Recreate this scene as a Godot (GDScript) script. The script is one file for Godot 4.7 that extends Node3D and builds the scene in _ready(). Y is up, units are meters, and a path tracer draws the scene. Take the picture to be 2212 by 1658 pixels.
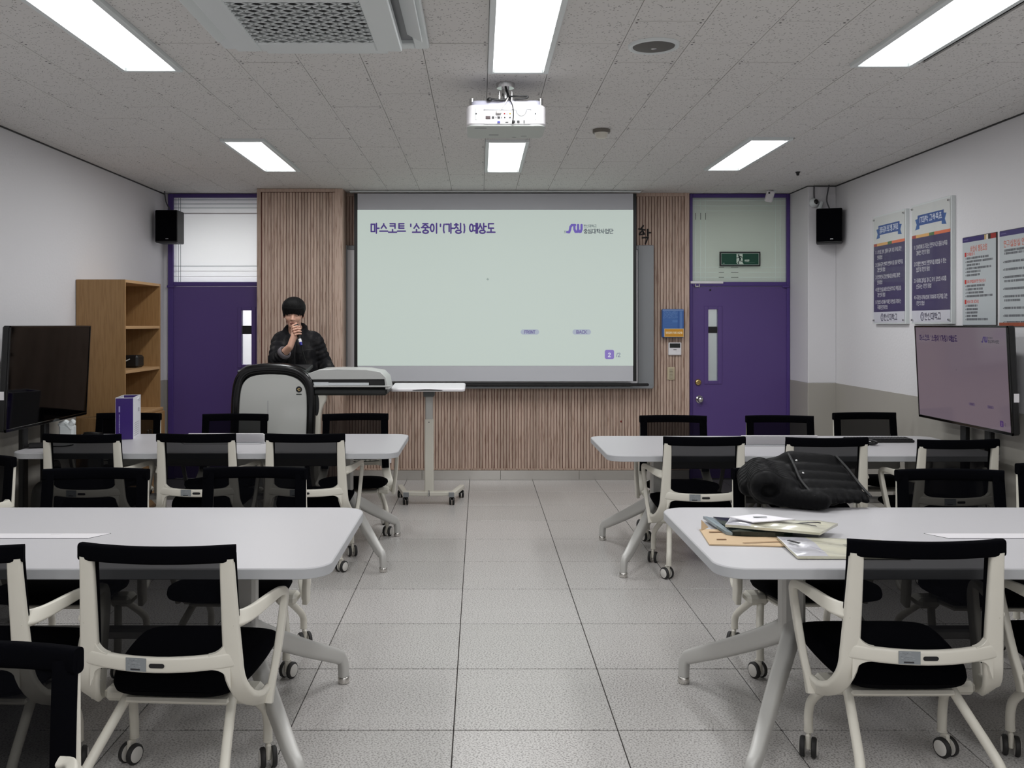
extends Node3D

# ---------------------------------------------------------------- mesh builder
class MB:
	var v := PackedVector3Array()
	var n := PackedVector3Array()
	var t := PackedVector2Array()

	func tri(a: Vector3, b: Vector3, c: Vector3, na: Vector3, nb: Vector3, nc: Vector3, ua := Vector2.ZERO, ub := Vector2.ZERO, uc := Vector2.ZERO) -> void:
		var g := (b - a).cross(c - a)
		if g.length_squared() < 1e-18:
			return
		if g.dot(na + nb + nc) > 0.0:
			v.append_array([a, c, b]); n.append_array([na, nc, nb]); t.append_array([ua, uc, ub])
		else:
			v.append_array([a, b, c]); n.append_array([na, nb, nc]); t.append_array([ua, ub, uc])

	func quad(a: Vector3, b: Vector3, c: Vector3, d: Vector3, nn: Vector3, u0 := Vector2(0, 1), u1 := Vector2(1, 0)) -> void:
		var p := [Vector2(u0.x, u0.y), Vector2(u1.x, u0.y), Vector2(u1.x, u1.y), Vector2(u0.x, u1.y)]
		tri(a, b, c, nn, nn, nn, p[0], p[1], p[2])
		tri(a, c, d, nn, nn, nn, p[0], p[2], p[3])

	func quadn(a: Vector3, b: Vector3, c: Vector3, d: Vector3, na: Vector3, nb: Vector3, nc: Vector3, nd: Vector3, ua := Vector2.ZERO, ub := Vector2.ZERO, uc := Vector2.ZERO, ud := Vector2.ZERO) -> void:
		tri(a, b, c, na, nb, nc, ua, ub, uc)
		tri(a, c, d, na, nc, nd, ua, uc, ud)

	# a box with chamfered edges
	func box(c: Vector3, s: Vector3, b := 0.0, q := Basis.IDENTITY) -> void:
		var h := s * 0.5
		b = minf(b, minf(h.x, minf(h.y, h.z)) * 0.98)
		for a in 3:
			var u := (a + 1) % 3
			var w := (a + 2) % 3
			for sg in [-1.0, 1.0]:
				var p := []
				for k in [[-1, -1], [1, -1], [1, 1], [-1, 1]]:
					var e := Vector3.ZERO
					e[a] = sg * h[a]; e[u] = k[0] * (h[u] - b); e[w] = k[1] * (h[w] - b)
					p.append(c + q * e)
				var nn := Vector3.ZERO
				nn[a] = sg
				quad(p[0], p[1], p[2], p[3], q * nn)
				if b > 0.0:
					for sh in [-1.0, 1.0]:
						var e0 := Vector3.ZERO
						var e1 := Vector3.ZERO
						e0[a] = sg * h[a]; e0[u] = sh * (h[u] - b)
						e1[a] = sg * (h[a] - b); e1[u] = sh * h[u]
						var f0 := e0
						var f1 := e1
						e0[w] = h[w] - b; e1[w] = h[w] - b; f0[w] = -h[w] + b; f1[w] = -h[w] + b
						var m := Vector3.ZERO
						m[a] = sg; m[u] = sh
						quad(c + q * e0, c + q * e1, c + q * f1, c + q * f0, q * m.normalized())
		if b > 0.0:
			for x in [-1.0, 1.0]:
				for y in [-1.0, 1.0]:
					for z in [-1.0, 1.0]:
						var k := Vector3(x, y, z)
						var i := h - Vector3.ONE * b
						var nn := q * k.normalized()
						tri(c + q * (k * Vector3(h.x, i.y, i.z)), c + q * (k * Vector3(i.x, h.y, i.z)), c + q * (k * Vector3(i.x, i.y, h.z)), nn, nn, nn)

	# polygon in the XY plane of xf pushed from z0 to z1, chamfered by b
	func prism(poly: PackedVector2Array, z0: float, z1: float, b := 0.0, xf := Transform3D.IDENTITY, uvs := Vector2.ZERO) -> void:
		var p := poly.duplicate()
		if Geometry2D.is_polygon_clockwise(p):
			p.reverse()
		var m := p.size()
		var en := PackedVector2Array()
		for i in m:
			var e := (p[(i + 1) % m] - p[i]).normalized()
			en.append(Vector2(e.y, -e.x))
		var ins := PackedVector2Array()
		for i in m:
			var a := en[(i + m - 1) % m]
			var k := en[i]
			ins.append(p[i] - (a + k) / maxf(0.35, 1.0 + a.dot(k)) * b)
		var lo := p[0]
		var hi := p[0]
		for q in p:
			lo = lo.min(q); hi = hi.max(q)
		var sz := hi - lo
		var ids := Geometry2D.triangulate_polygon(ins)
		if ids.is_empty():
			ins = p
			ids = Geometry2D.triangulate_polygon(p)
		for k in range(0, ids.size(), 3):
			for s in [[z0, -1.0], [z1, 1.0]]:
				var q := []
				var uu := []
				for j in 3:
					var w := ins[ids[k + j]]
					q.append(xf * Vector3(w.x, w.y, s[0]))
					uu.append(Vector2((w.x - lo.x) / sz.x, 1.0 - (w.y - lo.y) / sz.y))
				var nn := xf.basis * Vector3(0, 0, s[1])
				tri(q[0], q[1], q[2], nn, nn, nn, uu[0], uu[1], uu[2])
		var zs := [z0, z0 + b, z1 - b, z1]
		for i in m:
			var j := (i + 1) % m
			var na := en[i]
			var nb := en[i]
			if en[(i + m - 1) % m].dot(en[i]) > 0.6:
				na = (en[(i + m - 1) % m] + en[i]).normalized()
			if en[j].dot(en[i]) > 0.6:
				nb = (en[j] + en[i]).normalized()
			for r in ([0, 1, 2] if b > 0.0 else [1]):
				var a0 := ins[i] if r == 0 else p[i]
				var b0 := ins[j] if r == 0 else p[j]
				var a1 := ins[i] if r == 2 else p[i]
				var b1 := ins[j] if r == 2 else p[j]
				var zz: float = [-1.0, 0.0, 1.0][r]
				var va := xf.basis * Vector3(na.x, na.y, zz).normalized()
				var vb := xf.basis * Vector3(nb.x, nb.y, zz).normalized()
				quadn(xf * Vector3(a0.x, a0.y, zs[r]), xf * Vector3(b0.x, b0.y, zs[r]), xf * Vector3(b1.x, b1.y, zs[r + 1]), xf * Vector3(a1.x, a1.y, zs[r + 1]), va, vb, vb, va)

	# any grid of points; smooth normals; s turns them over
	func grid(rows: Array, s := 1.0, closed := false) -> void:
		var m := rows.size()
		var w: int = rows[0].size()
		var nr := []
		for i in m:
			var r := PackedVector3Array()
			for j in w:
				var du: Vector3 = rows[mini(i + 1, m - 1)][j] - rows[maxi(i - 1, 0)][j]
				var ja := (j + 1) % w if closed else mini(j + 1, w - 1)
				var jb := (j + w - 1) % w if closed else maxi(j - 1, 0)
				var dv: Vector3 = rows[i][ja] - rows[i][jb]
				r.append(du.cross(dv).normalized() * s)
			nr.append(r)
		for i in m - 1:
			for j in (w if closed else w - 1):
				var k := (j + 1) % w
				quadn(rows[i][j], rows[i][k], rows[i + 1][k], rows[i + 1][j], nr[i][j], nr[i][k], nr[i + 1][k], nr[i + 1][j],
					Vector2(float(j) / (w - 1), float(i) / (m - 1)), Vector2(float(j + 1) / (w - 1), float(i) / (m - 1)), Vector2(float(j + 1) / (w - 1), float(i + 1) / (m - 1)), Vector2(float(j) / (w - 1), float(i + 1) / (m - 1)))

	func tube(path: Array, r, seg := 10, caps := true) -> void:
		var m := path.size()
		var side := Vector3.ZERO
		var rows := []
		var ns := []
		for i in m:
			var tg: Vector3 = (path[mini(i + 1, m - 1)] - path[maxi(i - 1, 0)]).normalized()
			if i == 0:
				side = tg.cross(Vector3.UP if absf(tg.y) < 0.9 else Vector3.RIGHT).normalized()
			else:
				side = (side - tg * side.dot(tg)).normalized()
			var up := tg.cross(side)
			var rr: float = r[i] if r is Array else r
			var row := PackedVector3Array()
			var nr := PackedVector3Array()
			for k in seg:
				var a := TAU * k / seg
				var d := side * cos(a) + up * sin(a)
				row.append(path[i] + d * rr); nr.append(d)
			rows.append(row); ns.append(nr)
			if caps and (i == 0 or i == m - 1):
				var nn := -tg if i == 0 else tg
				for k in seg:
					tri(path[i], row[k], row[(k + 1) % seg], nn, nn, nn)
		for i in m - 1:
			for k in seg:
				var j := (k + 1) % seg
				quadn(rows[i][k], rows[i][j], rows[i + 1][j], rows[i + 1][k], ns[i][k], ns[i][j], ns[i + 1][j], ns[i + 1][k])

	# closed 2D outline carried along a path; up gives the outline's y
	func sweep(path: Array, prof: PackedVector2Array, up: Vector3, sc := []) -> void:
		var p := prof.duplicate()
		if Geometry2D.is_polygon_clockwise(p):
			p.reverse()
		var w := p.size()
		var m := path.size()
		var en := PackedVector2Array()
		for i in w:
			var e := (p[(i + 1) % w] - p[i]).normalized()
			en.append(Vector2(e.y, -e.x))
		var fr := []
		for i in m:
			var tg: Vector3 = (path[mini(i + 1, m - 1)] - path[maxi(i - 1, 0)]).normalized()
			var x := tg.cross(up).normalized()
			fr.append([x, x.cross(tg).normalized(), tg])
		var at := func(i: int, q: Vector2) -> Vector3:
			var s: Vector2 = sc[i] if sc.size() else Vector2.ONE
			return path[i] + fr[i][0] * q.x * s.x + fr[i][1] * q.y * s.y
		for i in m - 1:
			for j in w:
				var k := (j + 1) % w
				var na := en[j]
				var nb := en[j]
				if en[(j + w - 1) % w].dot(en[j]) > 0.6:
					na = (en[(j + w - 1) % w] + en[j]).normalized()
				if en[k].dot(en[j]) > 0.6:
					nb = (en[k] + en[j]).normalized()
				quadn(at.call(i, p[j]), at.call(i, p[k]), at.call(i + 1, p[k]), at.call(i + 1, p[j]),
					fr[i][0] * na.x + fr[i][1] * na.y, fr[i][0] * nb.x + fr[i][1] * nb.y, fr[i + 1][0] * nb.x + fr[i + 1][1] * nb.y, fr[i + 1][0] * na.x + fr[i + 1][1] * na.y)
		var ids := Geometry2D.triangulate_polygon(p)
		for e in [[0, -1.0], [m - 1, 1.0]]:
			var nn: Vector3 = fr[e[0]][2] * e[1]
			for k in range(0, ids.size(), 3):
				tri(at.call(e[0], p[ids[k]]), at.call(e[0], p[ids[k + 1]]), at.call(e[0], p[ids[k + 2]]), nn, nn, nn)

	# outline of (radius, height) turned round xf's y axis
	func lathe(prof: Array, seg := 20, xf := Transform3D.IDENTITY) -> void:
		var m := prof.size()
		for i in m - 1:
			var e: Vector2 = (prof[i + 1] - prof[i]).normalized()
			var nn := Vector2(e.y, -e.x)
			var n0 := nn
			var n1 := nn
			if i > 0:
				var f: Vector2 = (prof[i] - prof[i - 1]).normalized()
				if Vector2(f.y, -f.x).dot(nn) > 0.6:
					n0 = (Vector2(f.y, -f.x) + nn).normalized()
			if i < m - 2:
				var f: Vector2 = (prof[i + 2] - prof[i + 1]).normalized()
				if Vector2(f.y, -f.x).dot(nn) > 0.6:
					n1 = (Vector2(f.y, -f.x) + nn).normalized()
			for k in seg:
				var a := TAU * k / seg
				var b := TAU * (k + 1) / seg
				var da := Vector3(cos(a), 0, sin(a))
				var db := Vector3(cos(b), 0, sin(b))
				var y0: Vector3 = Vector3.UP * prof[i].y
				var y1: Vector3 = Vector3.UP * prof[i + 1].y
				quadn(xf * (da * prof[i].x + y0), xf * (db * prof[i].x + y0), xf * (db * prof[i + 1].x + y1), xf * (da * prof[i + 1].x + y1),
					xf.basis * (da * n0.x + Vector3.UP * n0.y), xf.basis * (db * n0.x + Vector3.UP * n0.y), xf.basis * (db * n1.x + Vector3.UP * n1.y), xf.basis * (da * n1.x + Vector3.UP * n1.y))

	func ball(c: Vector3, r: Vector3, seg := 14, q := Basis.IDENTITY) -> void:
		var rings := seg / 2
		for i in rings:
			var a0 := PI * i / rings
			var a1 := PI * (i + 1) / rings
			for k in seg:
				var b0 := TAU * k / seg
				var b1 := TAU * (k + 1) / seg
				var d := []
				for e in [[a0, b0], [a0, b1], [a1, b1], [a1, b0]]:
					d.append(Vector3(sin(e[0]) * cos(e[1]), cos(e[0]), sin(e[0]) * sin(e[1])))
				quadn(c + q * (d[0] * r), c + q * (d[1] * r), c + q * (d[2] * r), c + q * (d[3] * r), q * (d[0] / r).normalized(), q * (d[1] / r).normalized(), q * (d[2] / r).normalized(), q * (d[3] / r).normalized())

	func mesh() -> ArrayMesh:
		var m := ArrayMesh.new()
		add_to(m)
		return m

	func add_to(m: ArrayMesh) -> void:
		var a := []
		a.resize(Mesh.ARRAY_MAX)
		a[Mesh.ARRAY_VERTEX] = v; a[Mesh.ARRAY_NORMAL] = n; a[Mesh.ARRAY_TEX_UV] = t
		m.add_surface_from_arrays(Mesh.PRIMITIVE_TRIANGLES, a)


# ---------------------------------------------------------------- distance field, meshed as surface nets
class Field:
	var o: Vector3
	var c: float
	var nx: int
	var ny: int
	var nz: int
	var f := PackedFloat32Array()

	func _init(lo: Vector3, hi: Vector3, cell: float) -> void:
		o = lo; c = cell
		nx = int((hi.x - lo.x) / cell) + 2; ny = int((hi.y - lo.y) / cell) + 2; nz = int((hi.z - lo.z) / cell) + 2
		f.resize(nx * ny * nz); f.fill(1.0)

	func span(lo: Vector3, hi: Vector3) -> Array:
		var a := ((lo - o) / c).floor()
		var b := ((hi - o) / c).ceil()
		return [range(maxi(0, int(a.x)), mini(nx, int(b.x) + 1)), range(maxi(0, int(a.y)), mini(ny, int(b.y) + 1)), range(maxi(0, int(a.z)), mini(nz, int(b.z) + 1))]

	func put(i: int, d: float, k: float) -> void:
		var e := f[i]
		if k > 0.0:
			var h := maxf(k - absf(e - d), 0.0) / k
			f[i] = minf(e, d) - h * h * k * 0.25
		else:
			f[i] = minf(e, d)

	# tapered capsule; ribs > 0 puffs it up between seams
	func bone(a: Vector3, b: Vector3, ra: float, rb: float, k := 0.02, ribs := 0.0, amp := 0.0, flat := Vector3.ONE) -> void:
		var m := Vector3.ONE * (maxf(ra, rb) + amp + k + 2.0 * c) / minf(flat.x, minf(flat.y, flat.z))
		var s := span(a.min(b) - m, a.max(b) + m)
		var ab := b - a
		var l2 := maxf(ab.length_squared(), 1e-9)
		for z in s[2]:
			for y in s[1]:
				for x in s[0]:
					var p := o + Vector3(x, y, z) * c - a
					var h := clampf(p.dot(ab) / l2, 0.0, 1.0)
					var r := lerpf(ra, rb, h)
					if ribs > 0.0:
						r += amp * (absf(sin(PI * ribs * h)) - 0.6)
					put((z * ny + y) * nx + x, ((p - ab * h) * flat).length() - r, k)

	func ell(q: Vector3, r: Vector3, k := 0.02, bs := Basis.IDENTITY) -> void:
		var m := Vector3.ONE * (maxf(r.x, maxf(r.y, r.z)) + k + 2.0 * c)
		var s := span(q - m, q + m)
		var inv := bs.inverse()
		for z in s[2]:
			for y in s[1]:
				for x in s[0]:
					var p := inv * (o + Vector3(x, y, z) * c - q)
					var k0 := (p / r).length()
					var k1 := (p / (r * r)).length()
					put((z * ny + y) * nx + x, k0 * (k0 - 1.0) / k1 if k1 > 1e-6 else -minf(r.x, r.y), k)

	# takes an ellipsoid away
	func cut(q: Vector3, r: Vector3, bs := Basis.IDENTITY) -> void:
		var m := Vector3.ONE * (maxf(r.x, maxf(r.y, r.z)) + 2.0 * c)
		var s := span(q - m, q + m)
		var inv := bs.inverse()
		for z in s[2]:
			for y in s[1]:
				for x in s[0]:
					var p := inv * (o + Vector3(x, y, z) * c - q)
					var k0 := (p / r).length()
					var k1 := (p / (r * r)).length()
					var i: int = (z * ny + y) * nx + x
					f[i] = maxf(f[i], -(k0 * (k0 - 1.0) / k1 if k1 > 1e-6 else -minf(r.x, r.y)))

	# takes away everything on the side of the plane that n points to
	func slice(q: Vector3, nn: Vector3) -> void:
		for z in nz:
			for y in ny:
				for x in nx:
					var i := (z * ny + y) * nx + x
					f[i] = maxf(f[i], (o + Vector3(x, y, z) * c - q).dot(nn))

	func into(mb: MB) -> void:
		var id := {}
		var sx := 1
		var sy := nx
		var sz := nx * ny
		var off := [0, sx, sy, sx + sy, sz, sx + sz, sy + sz, sx + sy + sz]
		var cor := []
		for k in 8:
			cor.append(Vector3(k & 1, (k >> 1) & 1, k >> 2))
		var ed := [[0, 1], [2, 3], [4, 5], [6, 7], [0, 2], [1, 3], [4, 6], [5, 7], [0, 4], [1, 5], [2, 6], [3, 7]]
		var pos := PackedVector3Array()
		var nor := PackedVector3Array()
		for z in nz - 1:
			for y in ny - 1:
				for x in nx - 1:
					var i := z * sz + y * sy + x
					var ins := f[i] < 0.0
					var mixed := false
					for k in range(1, 8):
						if (f[i + off[k]] < 0.0) != ins:
							mixed = true
							break
					if not mixed:
						continue
					var sum := Vector3.ZERO
					var cnt := 0
					for e in ed:
						var a: float = f[i + off[e[0]]]
						var b: float = f[i + off[e[1]]]
						if (a < 0.0) != (b < 0.0):
							sum += cor[e[0]].lerp(cor[e[1]], a / (a - b)); cnt += 1
					var g := Vector3(f[i + 1] + f[i + sx + sy] + f[i + sx + sz] + f[i + sx + sy + sz] - f[i] - f[i + sy] - f[i + sz] - f[i + sy + sz],
						f[i + sy] + f[i + sx + sy] + f[i + sy + sz] + f[i + sx + sy + sz] - f[i] - f[i + sx] - f[i + sz] - f[i + sx + sz],
						f[i + sz] + f[i + sx + sz] + f[i + sy + sz] + f[i + sx + sy + sz] - f[i] - f[i + sx] - f[i + sy] - f[i + sx + sy])
					id[i] = pos.size()
					pos.append(o + (Vector3(x, y, z) + sum / cnt) * c)
					nor.append(g.normalized())
		for i in id:
			for ax in [[sx, sy, sz], [sy, sz, sx], [sz, sx, sy]]:
				if (f[i] < 0.0) != (f[i + ax[0]] < 0.0):
					var q := [i, i - ax[1], i - ax[1] - ax[2], i - ax[2]]
					if id.has(q[1]) and id.has(q[2]) and id.has(q[3]):
						var w := []
						for e in q:
							w.append(id[e])
						mb.quadn(pos[w[0]], pos[w[1]], pos[w[2]], pos[w[3]], nor[w[0]], nor[w[1]], nor[w[2]], nor[w[3]])


# ---------------------------------------------------------------- print: strokes drawn into an image
class Pen:
	var im: Image
	const CON := {"ㄱ": "00 80 88", "ㄲ": "00 30 38/50 80 88", "ㄴ": "00 08 88", "ㄷ": "80 00 08 88", "ㄸ": "30 00 08 38/80 50 58 88", "ㄹ": "00 80 84 04 08 88", "ㅁ": "00 80 88 08 00", "ㅂ": "00 08 88 80/04 84", "ㅃ": "00 08 38 30/04 34/50 58 88 80/54 84", "ㅅ": "40 42 08/42 88", "ㅆ": "20 22 08/22 48/60 62 48/62 88", "ㅇ": "@44 4", "ㅈ": "00 80/40 43 08/43 88", "ㅉ": "00 30/20 08/13 38/50 80/60 48/63 88", "ㅊ": "30 50/02 82/42 45 08/45 88", "ㅋ": "00 80 88/04 84", "ㅌ": "80 00 08 88/04 84", "ㅍ": "00 80/08 88/20 28/60 68", "ㅎ": "30 50/02 82/@46 2"}
	const VOW := ["20 28/24 84", "10 18/60 68/14 64", "20 28/22 82/26 86", "10 18/60 68/12 62/16 66", "60 68/04 64", "40 48/80 88/04 44", "60 68/02 62/06 66", "50 58/80 88/02 52/06 56", "06 86/41 46", "", "", "", "06 86/21 26/61 66", "02 82/42 48", "", "", "", "02 82/22 28/62 68", "04 84", "", "40 48"]
	const INI := ["ㄱ", "ㄲ", "ㄴ", "ㄷ", "ㄸ", "ㄹ", "ㅁ", "ㅂ", "ㅃ", "ㅅ", "ㅆ", "ㅇ", "ㅈ", "ㅉ", "ㅊ", "ㅋ", "ㅌ", "ㅍ", "ㅎ"]
	const FIN := ["", "ㄱ", "ㄲ", "ㄱ", "ㄴ", "ㄴ", "ㄴ", "ㄷ", "ㄹ", "ㄹ", "ㄹ", "ㄹ", "ㄹ", "ㄹ", "ㄹ", "ㄹ", "ㅁ", "ㅂ", "ㅂ", "ㅅ", "ㅆ", "ㅇ", "ㅈ", "ㅊ", "ㅋ", "ㅌ", "ㅍ", "ㅎ"]
	const LAT := {"A": "08 40 88/25 65", "B": "00 08 68 86 65 04/00 60 82 64 04", "C": "81 60 20 02 06 28 68 87", "F": "80 00 08/04 64", "I": "40 48", "K": "00 08/80 04 88", "N": "08 00 88 80", "O": "@44 4", "R": "08 00 60 82 64 04/44 88", "S": "81 60 20 02 24 64 86 68 28 07", "T": "00 80/40 48", "W": "00 28 42 68 80", "0": "@44 4", "1": "21 40 48", "2": "02 20 60 82 08 88", "3": "00 80 44 65 86 68 28 07", "4": "68 60 05 85", "5": "80 10 04 64 86 68 08", "(": "60 42 46 68", ")": "20 42 46 28", "'": "40 42", ",": "47 38", ".": "47 48", "/": "70 18", "-": "24 64"}

	func _init(w: int, h: int, bg: Color) -> void:
		im = Image.create(w, h, false, Image.FORMAT_RGB8)
		im.fill(bg)

	func rect(x0: float, y0: float, x1: float, y1: float, col: Color) -> void:
		im.fill_rect(Rect2i(int(x0), int(y0), int(x1) - int(x0), int(y1) - int(y0)), col)

	func line(a: Vector2, b: Vector2, w: float, col: Color) -> void:
		var r := w * 0.5 + 1.0
		var lo := a.min(b) - Vector2(r, r)
		var hi := a.max(b) + Vector2(r, r)
		var ab := b - a
		var l2 := maxf(ab.length_squared(), 1e-6)
		for y in range(maxi(0, int(lo.y)), mini(im.get_height(), int(hi.y) + 1)):
			for x in range(maxi(0, int(lo.x)), mini(im.get_width(), int(hi.x) + 1)):
				var p := Vector2(x + 0.5, y + 0.5) - a
				var d := (p - ab * clampf(p.dot(ab) / l2, 0.0, 1.0)).length() - w * 0.5
				if d < 0.5:
					im.set_pixel(x, y, im.get_pixel(x, y).lerp(col, clampf(0.5 - d, 0.0, 1.0)))

	func path(pts: Array, w: float, col: Color) -> void:
		for i in pts.size() - 1:
			line(pts[i], pts[i + 1], w, col)

	func oval(c: Vector2, r: Vector2, w: float, col: Color) -> void:
		var pts := []
		for i in 17:
			pts.append(c + Vector2(cos(TAU * i / 16), sin(TAU * i / 16)) * r)
		path(pts, w, col)

	func poly(pts: PackedVector2Array, col: Color) -> void:
		var lo := pts[0]
		var hi := pts[0]
		for p in pts:
			lo = lo.min(p); hi = hi.max(p)
		for y in range(maxi(0, int(lo.y)), mini(im.get_height(), int(hi.y) + 1)):
			for x in range(maxi(0, int(lo.x)), mini(im.get_width(), int(hi.x) + 1)):
				if Geometry2D.is_point_in_polygon(Vector2(x + 0.5, y + 0.5), pts):
					im.set_pixel(x, y, col)

	func glyph(code: String, x0: float, y0: float, x1: float, y1: float, w: float, col: Color) -> void:
		for part in code.split("/", false):
			if part[0] == "@":
				var c := Vector2(lerpf(x0, x1, float(part[1]) / 8.0), lerpf(y0, y1, float(part[2]) / 8.0))
				var r := float(part[4]) / 8.0
				oval(c, Vector2((x1 - x0) * r, (y1 - y0) * r), w, col)
				continue
			var pts := []
			for q in part.split(" ", false):
				pts.append(Vector2(lerpf(x0, x1, float(q[0]) / 8.0), lerpf(y0, y1, float(q[1]) / 8.0)))
			path(pts, w, col)

	# text with the top left corner of its first square at (x, y); em high; ax squeezes its width
	func text(s: String, x: float, y: float, em: float, w: float, col: Color, ax := 1.0) -> float:
		for ch in s:
			var u := ch.unicode_at(0)
			if u < 0xAC00 or u > 0xD7A3:
				var adv := 0.6 if LAT.has(ch) else 0.35
				if ch in "'.,I()/1":
					adv = 0.36
				if LAT.has(ch):
					glyph(LAT[ch], x + em * ax * 0.06, y + em * 0.1, x + em * ax * (adv - 0.08), y + em * 0.9, w, col)
				x += em * ax * adv
				continue
			var k := u - 0xAC00
			var l: String = CON[INI[k / 588]]
			var vi := (k % 588) / 28
			var fi: String = FIN[k % 28]
			var e := em * ax * 0.92
			var bx := func(code: String, a: float, b: float, c: float, d: float) -> void:
				glyph(code, x + a * e, y + b * em, x + c * e, y + d * em, w, col)
			var two := {9: [8, 0], 10: [8, 1], 11: [8, 20], 14: [13, 4], 15: [13, 5], 16: [13, 20], 19: [18, 20]}
			var low := 0.60 if fi else 0.95
			if two.has(vi):
				bx.call(l, 0.10, 0.06, 0.52, low * 0.42)
				bx.call(VOW[two[vi][0]], 0.02, low * 0.52, 0.62, low * 1.06)
				bx.call(VOW[two[vi][1]], 0.66, 0.02, 1.0, low)
			elif vi in [8, 12, 13, 17, 18]:
				bx.call(l, 0.2, 0.05, 0.8, low * 0.5)
				bx.call(VOW[vi], 0.02, low * 0.58, 0.98, low * 1.02)
			else:
				bx.call(l, 0.05, 0.10 if not fi else 0.05, 0.47, low * 0.84)
				bx.call(VOW[vi], 0.58, 0.02, 1.0, low)
			if fi:
				bx.call(CON[fi], 0.2, 0.68, 0.86, 0.96)
			x += em * ax
		return x

	func width(s: String) -> float:
		var x := 0.0
		for ch in s:
			var u := ch.unicode_at(0)
			x += 1.0 if u >= 0xAC00 and u <= 0xD7A3 else 0.36 if ch in "'.,I()/1" else 0.6 if LAT.has(ch) else 0.35
		return x

	func fit(s: String, x0: float, x1: float, y: float, em: float, w: float, col: Color) -> void:
		text(s, x0, y, em, w, col, (x1 - x0) / (width(s) * em))

	func tex() -> ImageTexture:
		im.generate_mipmaps()
		return ImageTexture.create_from_image(im)


# ---------------------------------------------------------------- naming and tagging
var taken := {}
var mats := {}
var rng := RandomNumberGenerator.new()


func numbered(called: String) -> String:
	var k: int = taken.get(called, 0)
	taken[called] = k + 1
	return called if k == 0 else "%s_%03d" % [called, k]


func tag(o: Node, label: String, category: String, group := "", kind := "") -> Node:
	o.set_meta("label", label)
	if category: o.set_meta("category", category)
	if group: o.set_meta("group", group)
	if kind: o.set_meta("kind", kind)
	return o


func thing(called: String, label: String, category: String, at := Vector3.ZERO, turn := 0.0, group := "") -> Node3D:
	var o := Node3D.new()
	o.name = numbered(called)
	add_child(o)
	o.position = at
	o.rotation.y = turn
	tag(o, label, category, group)
	return o


func part(called: String, mb, m, parent: Node, label := "") -> MeshInstance3D:
	var o := MeshInstance3D.new()
	o.name = called
	if parent == self:
		o.name = numbered(called)
	o.mesh = mb.mesh() if mb is MB else mb
	if m is Array:
		for i in m.size():
			o.set_surface_override_material(i, m[i])
	else:
		o.material_override = m
	parent.add_child(o, true)
	if label: o.set_meta("label", label)
	return o


func setting(called: String, label: String) -> Node3D:
	var o := Node3D.new()
	o.name = called
	add_child(o)
	o.set_meta("kind", "structure")
	o.set_meta("label", label)
	return o


func mat(key: String, col: Color, rough := 0.5, metal := 0.0) -> StandardMaterial3D:
	if not mats.has(key):
		var m := StandardMaterial3D.new()
		m.resource_name = key
		m.albedo_color = col
		m.roughness = rough
		m.metallic = metal
		mats[key] = m
	return mats[key]


func printed(key: String, tex: Texture2D, rough := 0.5) -> StandardMaterial3D:
	var m := mat(key, Color.WHITE, rough)
	m.albedo_texture = tex
	return m


func noise_tex(freq: float, cols: Array, offs: Array, size := 512, oct := 4, sd := 1, kind := FastNoiseLite.TYPE_SIMPLEX_SMOOTH) -> NoiseTexture2D:
	var fn := FastNoiseLite.new()
	fn.seed = sd
	fn.noise_type = kind
	fn.frequency = freq
	fn.fractal_octaves = oct
	var t := NoiseTexture2D.new()
	t.width = size; t.height = size
	t.seamless = true
	t.noise = fn
	var g := Gradient.new()
	g.offsets = PackedFloat32Array(offs)
	g.colors = PackedColorArray(cols)
	t.color_ramp = g
	return t


func bump(m: StandardMaterial3D, freq: float, depth_cm: float, scale: Vector3, sd := 3) -> void:
	m.heightmap_enabled = true
	m.heightmap_texture = noise_tex(freq, [Color.BLACK, Color.WHITE], [0.0, 1.0], 512, 3, sd)
	m.heightmap_scale = depth_cm
	m.uv1_triplanar = true
	m.uv1_scale = scale


func V(x: float, y: float, d: float) -> Vector3:
	return Vector3(x, y, -d)


func smooth_path(pts: Array, per := 6) -> Array:
	var out := []
	var m := pts.size()
	for i in m - 1:
		for k in per:
			out.append((pts[i] as Vector3).cubic_interpolate(pts[i + 1], pts[maxi(i - 1, 0)], pts[mini(i + 2, m - 1)], float(k) / per))
	out.append(pts[m - 1])
	return out


func rrect(w: float, h: float, r: float, seg := 5) -> PackedVector2Array:
	var p := PackedVector2Array()
	for q in [[1, 1, 0.0], [-1, 1, PI / 2], [-1, -1, PI], [1, -1, 1.5 * PI]]:
		for k in seg + 1:
			var a: float = q[2] + PI / 2 * k / seg
			p.append(Vector2(q[0] * (w / 2 - r) + cos(a) * r, q[1] * (h / 2 - r) + sin(a) * r))
	return p


# polygon stood up in the room: x right, y up, pushed towards the back
func upright(at: Vector3, turn := 0.0) -> Transform3D:
	return Transform3D(Basis(Vector3.UP, turn), at)


func boxpart(called: String, c: Vector3, s: Vector3, b: float, m, parent: Node, label := "", q := Basis.IDENTITY) -> MeshInstance3D:
	var mb := MB.new()
	mb.box(c, s, b, q)
	return part(called, mb, m, parent, label)
const FLAT := Basis(Vector3(1, 0, 0), Vector3(0, 0, -1), Vector3(0, 1, 0))   # a polygon laid flat: its x stays, its y runs to the front of the room
const CEIL := 2.74
const XL := -3.035
const XR := 3.235
const BACK := 8.84
const REAR := -3.4
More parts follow.
